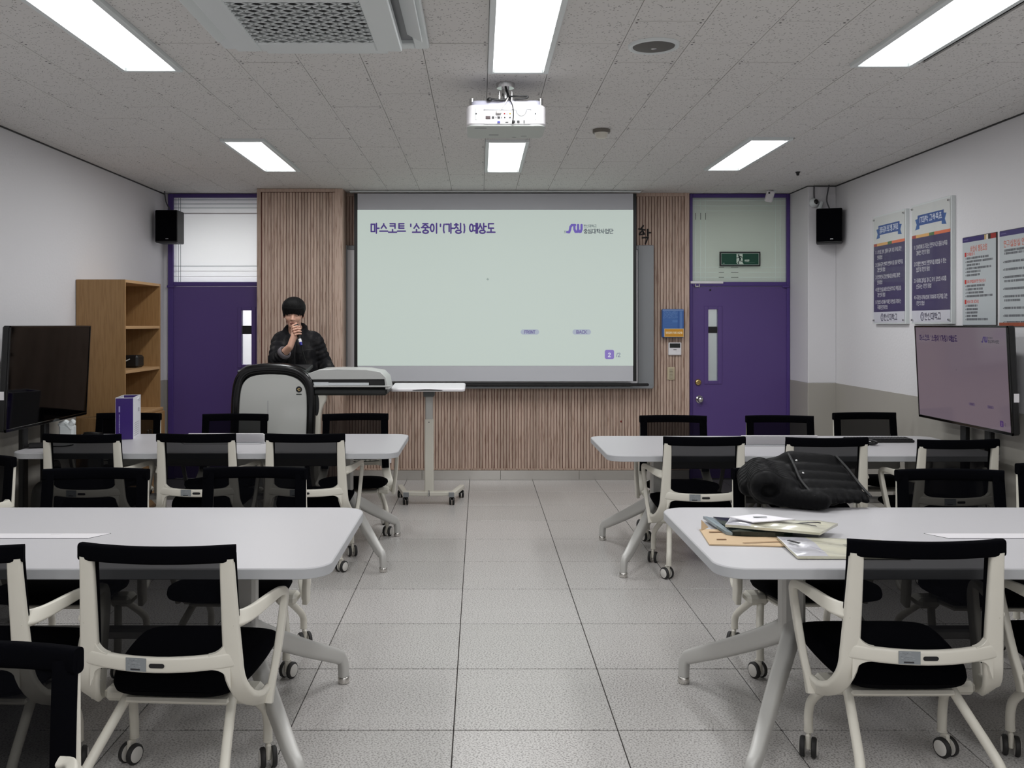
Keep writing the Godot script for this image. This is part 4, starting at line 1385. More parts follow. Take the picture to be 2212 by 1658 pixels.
# ---------------------------------------------------------------- tables
func make_table(flap_open: bool) -> Node3D:
	var o := Node3D.new()
	var L := 2.36
	var W := 0.98
	var PZ := 0.09
	var mb := MB.new()
	mb.prism(rrect(L, W, 0.10, 8), 0.672, 0.702, 0.003, Transform3D(FLAT, Vector3.ZERO))
	part("tabletop", mb, mats["tabletop"], o)
	mb = MB.new()
	var ring := rrect(L + 0.002, W + 0.002, 0.101, 8)
	mb.prism(ring, 0.666, 0.6995, 0.002, Transform3D(FLAT, Vector3.ZERO))
	part("edge_band", mb, mats["table_edge"], o)
	# lidded power box in the middle: a slanted-end outline
	var q := PackedVector2Array([Vector2(-0.29, -0.005), Vector2(-0.24, -0.08), Vector2(0.24, -0.08), Vector2(0.29, -0.005)])
	mb = MB.new()
	mb.box(Vector3(0, 0.7026, 0.0), Vector3(0.58, 0.0012, 0.003))
	mb.box(Vector3(0, 0.7026, 0.08), Vector3(0.48, 0.0012, 0.003))
	for s in [-1, 1]:
		mb.box(Vector3(s * 0.265, 0.7026, 0.04), Vector3(0.095, 0.0012, 0.003), 0.0, Basis(Vector3.UP, s * 1.0))
	part("lid_seam", mb, mats["line_black"], o)
	mb = MB.new()
	if flap_open:
		mb.prism(rrect(0.5, 0.085, 0.006, 2), 0.0, 0.006, 0.001, Transform3D(Basis(Vector3.RIGHT, -0.85) * FLAT, Vector3(0, 0.726, -0.05)))
	else:
		mb.prism(q, 0.7026, 0.7044, 0.0005, Transform3D(FLAT, Vector3(0, 0, 0)))
		mb.box(Vector3(0.1, 0.7046, 0.02), Vector3(0.04, 0.0015, 0.012))
	part("power_box_lid", mb, mats["white_plastic"], o)
	if flap_open:
		boxpart("power_box_well", Vector3(0, 0.7028, 0.0), Vector3(0.5, 0.0012, 0.06), 0.0, mats["frame_grey"], o)
	boxpart("cable_tray", Vector3(0, 0.60, -0.02), Vector3(1.5, 0.09, 0.16), 0.01, mats["leg_grey"], o)
	for s in [-1, 1]:
		boxpart("cross_rail", Vector3(0, 0.655, s * 0.16), Vector3(2.0, 0.03, 0.04), 0.004, mats["leg_grey"], o)
	boxpart("stretcher", Vector3(0, 0.365, PZ), Vector3(1.62, 0.035, 0.06), 0.008, mats["leg_grey"], o)
	for s in [-1.0, 1.0]:
		var x: float = s * 0.815
		boxpart("post", Vector3(x, 0.508, PZ), Vector3(0.085, 0.33, 0.07), 0.012, mats["leg_grey"], o)
		boxpart("mounting_plate", Vector3(x, 0.657, PZ), Vector3(0.12, 0.022, 0.5), 0.004, mats["leg_grey"], o)
		for r in [-1.0, 1.0]:
			mb = MB.new()
			var path := smooth_path([Vector3(x - s * 0.01, 0.40, PZ + 0.0), Vector3(x + s * 0.03, 0.345, PZ + r * 0.06), Vector3(x + s * 0.15, 0.225, PZ + r * 0.25), Vector3(x + s * 0.255, 0.125, PZ + r * 0.43), Vector3(x + s * 0.283, 0.095, PZ + r * 0.462), Vector3(x + s * 0.288, 0.028, PZ + r * 0.465)], 4)
			var sc := []
			for i in path.size():
				var f := float(i) / (path.size() - 1)
				var w := lerpf(1.35, 0.8, minf(f * 1.3, 1.0))
				sc.append(Vector2(w, w * (1.25 if f < 0.75 else 1.0)))
			mb.sweep(path, rrect(0.046, 0.052, 0.014, 3), Vector3(s * 0.2, 1, r * 0.35).normalized(), sc)
			var lg := part("leg", mb, mats["leg_grey"], o)
			mb = MB.new()
			mb.lathe([Vector2(0.021, 0.028), Vector2(0.0235, 0.026), Vector2(0.0235, 0.003), Vector2(0.02, 0.0), Vector2(0, 0)], 16, Transform3D(Basis(), Vector3(x + s * 0.288, 0, PZ + r * 0.465)))
			part("foot", mb, mats["steel"], lg, "metal foot")
	return o


func tables() -> void:
	var shut := make_table(false)
	var open := make_table(true)
	var spots := [[shut, -1.665, 3.425, "front left white meeting table, bare except for its closed power box"], [shut, 1.947, 3.425, "front right white meeting table carrying the black jacket and packets"],
		[open, -1.68, 6.06, "far left white meeting table with the purple paper bag, below the lectern"], [open, 1.947, 5.945, "far right white meeting table with keyboard and mouse, before the purple door"]]
	for k in spots.size():
		var s: Array = spots[k]
		var o: Node3D = s[0] if k == 0 or k == 2 else s[0].duplicate()
		o.name = numbered("meeting_table")
		add_child(o)
		o.position = V(s[1], 0, s[2])
		tag(o, s[3], "table", "white meeting tables with grey splayed legs")


# ---------------------------------------------------------------- chairs
func back_z(x: float, y: float) -> float:
	var u := x / 0.24
	return 0.045 * (1.0 - u * u) + (y - 0.44) * 0.10


func caster(at: Vector3, turn: float, parent: Node) -> void:
	var q := Basis(Vector3.UP, turn)
	var mb := MB.new()
	mb.tube([at + Vector3(0, 0.0, 0), at + Vector3(0, 0.012, 0)], 0.0145, 12)
	mb.box(at + q * Vector3(0, -0.028, 0.012), Vector3(0.016, 0.055, 0.034), 0.005, q)
	var c := part("caster", mb, mats["cream"], parent)
	for s in [-1.0, 1.0]:
		var tx := Transform3D(q * Basis(Vector3.FORWARD, PI / 2 * s), at + q * Vector3(s * 0.010, -0.046, 0.016))
		var am := ArrayMesh.new()
		mb = MB.new()
		mb.lathe([Vector2(0.03, 0.0), Vector2(0.034, 0.003), Vector2(0.034, 0.013), Vector2(0.03, 0.017), Vector2(0.026, 0.018)], 22, tx)
		mb.add_to(am)
		mb = MB.new()
		mb.lathe([Vector2(0.026, 0.018), Vector2(0.022, 0.020), Vector2(0.0, 0.021)], 22, tx)
		mb.lathe([Vector2(0.0, 0.0), Vector2(0.03, 0.0)], 22, tx)
		mb.add_to(am)
		part("wheel", am, [mats["tyre"], mats["hub"]], c)


func make_chair() -> Node3D:
	var o := Node3D.new()
	# back frame: an H of cream plastic bent along the curve of the back, its feet swept forward under the seat
	var mb := MB.new()
	for s in [-1.0, 1.0]:
		var path := []
		var sc := []
		for k in 12:
			var y := lerpf(0.786, 0.435, k / 11.0)
			var x: float = s * (0.214 + 0.010 * pow((0.80 - y) / 0.4, 1.5))
			path.append(Vector3(x, y, back_z(x, y) + 0.012))
			sc.append(Vector2(lerpf(0.85, 1.25, k / 11.0), 1.0))
		for f in [[0.230, 0.395, 0.006], [0.245, 0.345, -0.03], [0.262, 0.315, -0.09], [0.274, 0.307, -0.15]]:
			path.append(Vector3(s * f[0], f[1], f[2]))
			sc.append(Vector2(1.2 if f[1] > 0.3 else 1.0, 1.0))
		mb.sweep(smooth_path(path, 2), rrect(0.05, 0.022, 0.008, 3), Vector3(0, 0.05, 1), _dbl(sc))
		# rounded corners between upright and crossbar, above and below it
		for up in [1.0, -1.0]:
			var pl := PackedVector2Array([Vector2(s * 0.212, 0.472), Vector2(s * 0.212, 0.472 + up * 0.085)])
			for k in 9:
				var a := PI / 2 * k / 8.0
				pl.append(Vector2(s * (0.198 - 0.05 * (1.0 - cos(a))), 0.472 + up * (0.022 + (0.05 if up > 0 else 0.03) * (1.0 - sin(a)))))
			pl.append(Vector2(s * 0.148, 0.472))
			mb.prism(pl, 0.002, 0.0218, 0.001, Transform3D(Basis(Vector3.UP, s * 0.30), Vector3(s * 0.18 * (1.0 - cos(0.3)), 0, back_z(0.18, 0.45) + s * s * 0.18 * sin(0.3))))
	var bar := []
	for k in 13:
		var x := lerpf(-0.225, 0.225, k / 12.0)
		var y := 0.476 - 0.01 * (1.0 - pow(x / 0.225, 2.0))
		bar.append(Vector3(x, y, back_z(x, y) + 0.012))
	mb.sweep(bar, rrect(0.046, 0.022, 0.008, 3), Vector3(0, 0, 1))
	part("back_frame", mb, mats["cream"], o)
	# mesh panel and its black borders
	var rows := []
	for i in 9:
		var y := lerpf(0.48, 0.805, i / 8.0)
		var r := PackedVector3Array()
		for k in 15:
			var x := lerpf(-0.205, 0.205, k / 14.0)
			r.append(Vector3(x, y - (0.01 * (1.0 - pow(x / 0.205, 2.0)) if i == 0 else 0.0), back_z(x, y) - 0.001))
		rows.append(r)
	mb = MB.new()
	mb.grid(rows, -1.0)
	part("mesh_panel", mb, mats["mesh_cloth"], o, "see-through black mesh")
	for s in [-1.0, 1.0]:
		mb = MB.new()
		var path := []
		for k in 10:
			var y := lerpf(0.80, 0.43, k / 9.0)
			var x: float = s * (0.212 + 0.010 * pow((0.80 - y) / 0.4, 1.5))
			path.append(Vector3(x, y, back_z(x, y) - 0.004))
		mb.sweep(path, rrect(0.052, 0.008, 0.003, 2), Vector3(0, 0.05, 1))
		part("side_border", mb, mats["cloth"], o)
	mb = MB.new()
	var rail := []
	for k in 15:
		var x := lerpf(-0.238, 0.238, k / 14.0)
		rail.append(Vector3(x, 0.799, back_z(x, 0.80) + 0.007))
	mb.sweep(rail, rrect(0.052, 0.030, 0.010, 3), Vector3(0, 0, 1))
	part("top_rail", mb, mats["cloth"], o)
	# seat
	rows = []
	for i in 21:
		var v := i / 20.0
		var z := lerpf(-0.035, -0.49, v)
		var r := PackedVector3Array()
		var half := 0.198 + 0.042 * sin(PI * minf(v * 1.15, 1.0) * 0.62)
		var ytop := 0.388 + 0.05 * v - 0.03 * pow(maxf(v - 0.75, 0.0) / 0.25, 2.0)
		var thick := lerpf(0.082, 0.066, v)
		var e := sqrt(clampf(1.0 - pow(absf(2.0 * v - 1.0), 5.0), 0.0, 1.0))
		for k in 28:
			var a := TAU * k / 28.0
			var c := cos(a)
			var sn := sin(a)
			var cx := signf(c) * pow(absf(c), 0.42)
			var sy := signf(sn) * pow(absf(sn), 0.6)
			var wide := half * (0.7 + 0.3 * e) * (1.0 if sn > 0.0 else 1.0 - 0.12 * absf(sn))
			r.append(Vector3(cx * wide, ytop - thick * 0.5 + sy * thick * 0.5 * maxf(e, 0.02), z))
		rows.append(r)
	mb = MB.new()
	mb.grid(rows, -1.0, true)
	part("seat", mb, mats["cloth"], o, "black padded seat")
	mb = MB.new()
	mb.box(Vector3(0, 0.306, -0.22), Vector3(0.34, 0.02, 0.26), 0.008, Basis(Vector3.RIGHT, 0.1))
	for s in [-1.0, 1.0]:
		mb.box(Vector3(s * 0.205, 0.298, -0.17), Vector3(0.09, 0.045, 0.10), 0.014)
	part("seat_pan", mb, mats["cream"], o)
	for s in [-1.0, 1.0]:
		mb = MB.new()
		var path := smooth_path([Vector3(s * 0.218, 0.594, 0.026), Vector3(s * 0.244, 0.597, 0.008), Vector3(s * 0.266, 0.602, -0.05), Vector3(s * 0.288, 0.612, -0.15), Vector3(s * 0.300, 0.613, -0.215), Vector3(s * 0.304, 0.598, -0.242), Vector3(s * 0.302, 0.555, -0.243), Vector3(s * 0.294, 0.43, -0.205), Vector3(s * 0.284, 0.33, -0.168), Vector3(s * 0.280, 0.275, -0.150)], 4)
		var sc := []
		for i in path.size():
			var f := float(i) / (path.size() - 1)
			sc.append(Vector2(1.0, lerpf(1.35, 0.75, clampf((f - 0.05) / 0.35, 0.0, 1.0)) if f < 0.5 else lerpf(0.75, 1.15, clampf((f - 0.5) / 0.2, 0.0, 1.0)) * (1.0 if f < 0.85 else 1.15)))
		mb.sweep(path, rrect(0.024, 0.038, 0.006, 3), Vector3(0, 0.7, -0.7).normalized(), sc)
		part("armrest", mb, mats["cream"], o)
		for r in [0, 1]:
			var leg := smooth_path([Vector3(s * 0.175, 0.318, -0.16), Vector3(s * 0.20, 0.265, -0.22), Vector3(s * 0.224, 0.20, -0.285), Vector3(s * 0.23, 0.15, -0.305), Vector3(s * 0.23, 0.085, -0.308)] if r == 0 else [Vector3(s * 0.165, 0.318, -0.15), Vector3(s * 0.178, 0.265, -0.08), Vector3(s * 0.205, 0.17, 0.05), Vector3(s * 0.214, 0.13, 0.085), Vector3(s * 0.215, 0.085, 0.09)], 5)
			mb = MB.new()
			mb.tube(leg, 0.0155, 12)
			mb.tube([leg[-1], leg[-1] + Vector3(0, -0.006, 0)], 0.0165, 12)
			var lg := part("leg", mb, mats["cream"], o)
			caster(leg[-1] + Vector3(0, -0.006, 0), (0.4 * s if r == 0 else 2.6 * s), lg)
	# label and badge on the crossbar
	var p := Pen.new(128, 80, Color(0.52, 0.54, 0.55))
	for i in 26:
		var q := Vector2(rng.randf_range(6, 84), 8 + 5.2 * (i % 13))
		p.line(q, q + Vector2(rng.randf_range(6, 26), 0), 2.2, Color(0.3, 0.31, 0.33).lerp(Color(0.68, 0.68, 0.69), rng.randf()))
	p.rect(30, 64, 90, 74, Color(0.16, 0.16, 0.17))
	mb = MB.new()
	mb.box(Vector3(-0.058, 0.469, back_z(-0.058, 0.45) + 0.0255), Vector3(0.064, 0.039, 0.002), 0.0, Basis(Vector3.UP, -0.09))
	for i in mb.t.size():
		mb.t[i] = Vector2((mb.v[i].x + 0.090) / 0.064, 1.0 - (mb.v[i].y - 0.4495) / 0.039)
	part("asset_label", mb, printed("asset_print", p.tex(), 0.4), o)
	mb = MB.new()
	mb.prism(rrect(0.047, 0.013, 0.0062, 4), 0.0, 0.002, 0.0005, Transform3D(Basis(), Vector3(0.006, 0.467, back_z(0, 0.45) + 0.0245)))
	part("badge", mb, mats["line_black"], o)
	return o


func _dbl(sc: Array) -> Array:
	var out := []
	for i in sc.size() - 1:
		out.append(sc[i]); out.append((sc[i] + sc[i + 1]) * 0.5)
	out.append(sc[-1])
	return out


func chairs() -> void:
	var proto := make_chair()
	var nl := "chairs along the near side of the front tables"
	var ff := "chairs on the far side of the front tables"
	var nf := "chairs along the near side of the far tables"
	var fa := "chairs on the far side of the far tables"
	var list := [
		[-0.961, 2.80, -0.06, "black mesh chair with cream frame pushed under the front left table, nearest the aisle", nl],
		[-1.595, 2.80, -0.05, "black mesh chair at the front left table, cut by the left edge, one arm showing", nl],
		[-1.05, 1.815, PI + 0.02, "nearest chair of all, black mesh back filling the bottom left corner", ""],
		[1.364, 2.86, 0.0, "black mesh chair at the front right table, in front of the packets", nl],
		[2.065, 2.87, 0.0, "chair at the front right table cut by the photograph's right edge", nl],
		[-1.744, 4.13, PI + 0.02, "second chair from the left behind the front left table, facing the viewer", ff],
		[-1.03, 4.16, PI - 0.03, "chair behind the front left table nearest the aisle, facing the viewer", ff],
		[-2.55, 4.58, PI - 0.28, "chair half cut by the left edge behind the front left table, pulled well back", ff],
		[1.395, 4.16, PI + 0.03, "chair behind the front right table with the black jacket thrown over it", ff],
		[2.12, 4.1, PI - 0.04, "uncovered chair behind the front right table, right of the black jacket", ff],
		[2.78, 4.3, PI, "chair behind the front right table of which only a sliver shows at the right edge", ff],
		[1.317, 5.44, 0.0, "chair at the near side of the far right table, nearest the aisle", nf],
		[2.02, 5.4, 0.0, "middle chair at the near side of the far right table, behind the jacket", nf],
		[2.737, 5.31, 0.06, "chair at the near side of the far right table, below the lit screen", nf],
		[-2.385, 5.57, -0.05, "chair at the near side of the far left table, below the dark screen", nf],
		[-1.706, 5.59, -0.02, "middle chair at the near side of the far left table", nf],
		[-1.051, 5.59, 0.0, "chair at the near side of the far left table, nearest the aisle", nf],
		[1.394, 6.58, PI - 0.05, "chair behind the far right table against the slatted wall, nearest the aisle", fa],
		[2.158, 6.57, PI - 0.08, "chair behind the far right table in front of the purple door", fa],
		[2.871, 6.8, PI + 0.05, "chair behind the far right table against the grey pier", fa],
		[-2.60, 6.76, PI, "chair behind the far left table, partly covered by the purple paper bag", fa],
		[-1.794, 6.7, PI + 0.02, "chair behind the far left table in front of the lectern", fa],
		[-0.91, 6.72, PI + 0.10, "chair behind the far left table at its aisle end, before the lectern's wing", fa]]
	for k in list.size():
		var s: Array = list[k]
		var o: Node3D = proto if k == 0 else proto.duplicate()
		o.name = numbered("mesh_chair")
		add_child(o)
		o.position = V(s[0], 0, s[1])
		o.rotation.y = s[2]
		tag(o, s[3], "chair", s[4])
func tv(label: String, x: float, d: float, facing: float, screen_mat: Material) -> void:
	# built facing +Z, then turned to face across the room and leaned a little forward
	var o := thing("tv_screen", label, "television", V(x, 0, d), facing)
	var W := 1.125
	var H := 0.635
	var lean := Basis(Vector3.RIGHT, 0.05)
	var c := Vector3(0, 1.155, 0)
	boxpart("case", c + lean * Vector3(0, 0, -0.03), Vector3(W, H, 0.045), 0.01, mats["black"], o, "", lean)
	boxpart("back_cover", c + lean * Vector3(0, -0.05, -0.065), Vector3(W * 0.62, H * 0.72, 0.04), 0.015, mats["black"], o, "", lean)
	var mb := MB.new()
	for s in [[0, H / 2 - 0.005, W, 0.01], [0, -H / 2 + 0.009, W, 0.018], [-W / 2 + 0.005, 0, 0.01, H], [W / 2 - 0.005, 0, 0.01, H]]:
		mb.box(c + lean * Vector3(s[0], s[1], -0.004), Vector3(s[2], s[3], 0.012), 0.002, lean)
	part("bezel", mb, mats["black_gloss"], o)
	mb = MB.new()
	var q := []
	for e in [[-1, -1], [1, -1], [1, 1], [-1, 1]]:
		q.append(c + lean * Vector3(e[0] * (W / 2 - 0.01), e[1] * (H / 2 - 0.012) + 0.003, -0.002))
	mb.quad(q[0], q[1], q[2], q[3], lean * Vector3.BACK)
	part("display", mb, screen_mat, o)
	boxpart("port_label", c + lean * Vector3(W / 2 * (1 if facing < 0 else -1), -0.1, -0.035), Vector3(0.004, 0.05, 0.03), 0.0, mats["white_plastic"], o, "small white label on the case edge")
	mb = MB.new()
	for s in [-0.145, 0.145]:
		mb.box(Vector3(s, 0.60, -0.117), Vector3(0.065, 1.14, 0.035), 0.006)
	part("stand_post", mb, mats["black"], o)
	mb = MB.new()
	mb.box(Vector3(0, 1.05, -0.098), Vector3(0.5, 0.06, 0.03), 0.006)
	for s in [-0.2, 0.2]:
		mb.box(Vector3(s, 1.15, -0.085), Vector3(0.04, 0.4, 0.02), 0.004)
	part("mounting_plate", mb, mats["black"], o)
	mb = MB.new()
	for s in [-0.30, 0.30]:
		mb.box(Vector3(s, 0.05, -0.055), Vector3(0.05, 0.05, 0.13), 0.01)
		for z in [-0.1, -0.01]:
			mb.lathe([Vector2(0, -0.02), Vector2(0.018, -0.02), Vector2(0.024, -0.012), Vector2(0.024, 0.012), Vector2(0.018, 0.02), Vector2(0, 0.02)], 14, Transform3D(Basis(Vector3.FORWARD, PI / 2), Vector3(s, 0.024, z)))
	mb.box(Vector3(0, 0.06, -0.1), Vector3(0.64, 0.04, 0.04), 0.008)
	part("stand_base", mb, mats["black"], o)


func bookcase_and_tv() -> void:
	var off := mat("tv_off", Color(0.008, 0.008, 0.01), 0.06)
	off.metallic_specular = 0.28
	tv("large dark television switched off on a black stand, at the left wall", -2.80, 6.02, PI / 2, off)
	var on := mat("tv_on", Color(0.012, 0.01, 0.012), 0.09)
	on.metallic_specular = 0.35
	on.emission_enabled = true
	on.emission_texture = mats["slide_tex"].albedo_texture
	on.emission = Color(0.9, 0.76, 0.86)
	on.emission_operator = BaseMaterial3D.EMISSION_OP_MULTIPLY
	on.emission_energy_multiplier = 0.28
	tv("large television showing the dim slide on a black stand, at the right wall", 3.055, 5.86, -PI / 2, on)
	# bookcase
	var o := thing("bookcase", "tall tan open bookcase standing against the left wall", "bookcase", V(XL + 0.005, 0, 7.285), PI / 2)
	var w := 0.77
	var dp := 0.367
	var wd: StandardMaterial3D = mats["shelf_wood"]
	for s in [-1, 1]:
		boxpart("side_panel", Vector3(s * (w / 2 - 0.009), 0.91, dp / 2), Vector3(0.018, 1.82, dp), 0.001, wd, o)
	boxpart("back_panel", Vector3(0, 0.91, 0.006), Vector3(w - 0.03, 1.8, 0.01), 0.0, wd, o)
	for y in [1.809, 1.459, 1.122, 0.012]:
		boxpart("shelf", Vector3(0, y, dp / 2), Vector3(w - 0.036, 0.022, dp - 0.002), 0.001, mats["shelf_edge"] if y > 0.1 else wd, o)
	boxpart("base_cabinet", Vector3(0, 0.39, dp / 2 + 0.012), Vector3(w, 0.775, dp + 0.02), 0.002, wd, o)
	boxpart("cabinet_top", Vector3(0, 0.785, dp / 2 + 0.012), Vector3(w, 0.018, dp + 0.022), 0.002, mats["shelf_edge"], o)
	for s in [-1, 1]:
		var dr := boxpart("door", Vector3(s * 0.19, 0.4, dp + 0.03), Vector3(0.375, 0.73, 0.016), 0.002, wd, o)
		boxpart("handle", Vector3(s * 0.03, 0.6, dp + 0.044), Vector3(0.012, 0.1, 0.014), 0.004, mats["steel"], dr)
	for s in [[-0.12, 1.60], [-0.08, 1.60], [0.2, 1.2]]:
		boxpart("peg_hole", Vector3(s[0], s[1], 0.0115), Vector3(0.01, 0.01, 0.002), 0.0, mats["line_black"], o)
	# black device on its shelf
	o = thing("shelf_device", "black rounded box with a pale stripe on the bookcase's lower shelf", "device", V(-2.815, 1.134, 7.45))
	boxpart("housing", Vector3(0.01, 0.05, 0), Vector3(0.12, 0.1, 0.15), 0.016, mats["black"], o)
	boxpart("pale_end", Vector3(-0.055, 0.045, 0.0), Vector3(0.02, 0.08, 0.13), 0.003, mats["frame_grey"], o)
	boxpart("stripe", Vector3(-0.01, 0.062, 0.075), Vector3(0.04, 0.008, 0.006), 0.002, mats["cool_white"], o, "", Basis(Vector3.BACK, 0.45))


func lectern() -> void:
	var o := thing("lectern", "white and black media lectern with a rounded front panel", "lectern", V(-1.59, 0, 7.1))
	# black hoop: rounded arch carried round the front
	var arch := []
	for p in [[-0.335, 0.0], [-0.33, 0.4], [-0.322, 0.75], [-0.312, 0.95], [-0.285, 1.065], [-0.215, 1.125], [-0.1, 1.146], [0.03, 1.148], [0.15, 1.135], [0.245, 1.095], [0.302, 1.015], [0.314, 0.85], [0.306, 0.6], [0.292, 0.3], [0.28, 0.0]]:
		arch.append(Vector3(p[0], p[1], 0))
	for i in arch.size():
		arch[i].x = arch[i].x * 0.915 + 0.010
	var mb := MB.new()
	mb.sweep(smooth_path(arch, 4), rrect(0.07, 0.16, 0.03, 5), Vector3(0, 0, 1))
	part("black_hoop", mb, mat("hoop_black", Color(0.03, 0.03, 0.036), 0.25), o)
	var outline := PackedVector2Array()
	var back := PackedVector2Array()
	for p in smooth_path(arch, 4):
		var q := Vector2((p.x - 0.01) * 0.90 + 0.01, p.y * 0.958)
		outline.append(q)
		back.append(Vector2(p.x * 0.98, p.y * 0.99))
	mb = MB.new()
	mb.prism(outline, 0.03, 0.07, 0.006)
	part("front_panel", mb, mat("panel_white", Color(0.78, 0.785, 0.77), 0.12), o, "glossy pale front panel")
	mb = MB.new()
	mb.prism(back, -0.28, 0.0, 0.01)
	part("cabinet", mb, mats["dark_grey"], o)
	boxpart("panel_seam", Vector3(-0.03, 0.45, 0.0705), Vector3(0.003, 0.9, 0.001), 0.0, mats["frame_grey"], o)
	mb = MB.new()
	mb.lathe([Vector2(0, 0.003), Vector2(0.022, 0.003), Vector2(0.024, 0.0)], 22, Transform3D(Basis(Vector3.RIGHT, PI / 2), Vector3(0.208, 0.985, 0.0705)))
	var em := part("emblem", mb, mats["line_black"], o, "round black and gold emblem")
	mb = MB.new()
	for s in [[-0.008, 0.004, 0.7], [0.006, 0.006, -0.6], [0.004, -0.008, 0.5], [-0.004, -0.004, -0.9]]:
		mb.box(Vector3(0.208 + s[0], 0.985 + s[1], 0.074), Vector3(0.015, 0.005, 0.002), 0.0005, Basis(Vector3.BACK, s[2]))
	part("emblem_mark", mb, mats["brass"], em)
	boxpart("emblem_bar", Vector3(0.208, 0.948, 0.071), Vector3(0.042, 0.006, 0.001), 0.0, mat("green_black", Color(0.08, 0.13, 0.11), 0.4), em)
	# wing: curved lid, drawer rail, dark tray, pierced support
	mb = MB.new()
	var lid := PackedVector2Array([Vector2(0.25, 1.06), Vector2(0.86, 1.062), Vector2(0.868, 0.985), Vector2(0.892, 0.985), Vector2(0.872, 1.075), Vector2(0.83, 1.118), Vector2(0.72, 1.136), Vector2(0.5, 1.142), Vector2(0.36, 1.136), Vector2(0.28, 1.108)])
	mb.prism(lid, -0.30, 0.06, 0.003)
	part("wing_lid", mb, mat("lid_grey", Color(0.74, 0.745, 0.735), 0.35), o, "pale curved lid of the side wing")
	boxpart("wing_recess", Vector3(0.58, 1.03, -0.12), Vector3(0.56, 0.062, 0.33), 0.004, mats["black"], o)
	boxpart("wing_tray", Vector3(0.59, 0.965, -0.11), Vector3(0.58, 0.055, 0.33), 0.015, mat("tray_dark", Color(0.085, 0.095, 0.09), 0.4), o)
	mb = MB.new()
	mb.box(Vector3(0.365, 1.028, 0.045), Vector3(0.13, 0.024, 0.012), 0.001)
	mb.box(Vector3(0.58, 1.026, 0.044), Vector3(0.32, 0.019, 0.01), 0.001)
	for k in [0.50, 0.535, 0.58, 0.62, 0.70, 0.72]:
		mb.box(Vector3(k, 1.026, 0.0495), Vector3(0.008, 0.006, 0.002))
	part("drawer_rail", mb, mat("rail_bright", Color(0.9, 0.92, 0.93), 0.3, 0.3), o, "bright metal drawer rail")
	mb = MB.new()
	mb.box(Vector3(0.60, 1.008, 0.05), Vector3(0.62, 0.012, 0.03), 0.003)
	part("wing_lip", mb, mats["lid_grey"], o)
	mb = MB.new()
	var sup := PackedVector2Array()
	for p in smooth_path([Vector3(0.30, 1.0, 0), Vector3(0.345, 0.965, 0), Vector3(0.40, 0.95, 0), Vector3(0.41, 0.905, 0), Vector3(0.375, 0.83, 0), Vector3(0.362, 0.7, 0), Vector3(0.36, 0.4, 0), Vector3(0.37, 0.0, 0)], 4):
		sup.append(Vector2(p.x, p.y))
	sup.append(Vector2(0.29, 0.0)); sup.append(Vector2(0.30, 0.5))
	mb.prism(sup, -0.03, 0.04, 0.008)
	part("wing_support", mb, mats["cream"], o)
	mb = MB.new()
	var ov := PackedVector2Array()
	for k in 20:
		ov.append(Vector2(0.338 + 0.02 * cos(TAU * k / 20), 0.865 + 0.085 * sin(TAU * k / 20)))
	mb.prism(ov, 0.036, 0.0415, 0.0005)
	part("oval_hole", mb, mats["black"], o)
	# flat monitor leaning back on the lectern top
	o = thing("monitor", "thin black monitor edge lying along the lectern's top, before the speaker", "monitor", V(-1.60, 1.118, 7.22))
	var ln := Basis(Vector3.RIGHT, -0.95)
	boxpart("panel", Vector3(0, 0.012, 0), Vector3(0.53, 0.028, 0.3), 0.006, mats["dark_grey"], o, "", Basis(Vector3.RIGHT, 0.12))
	boxpart("front_edge", Vector3(0.0, 0.006, 0.152), Vector3(0.52, 0.012, 0.006), 0.002, mats["frame_grey"], o)


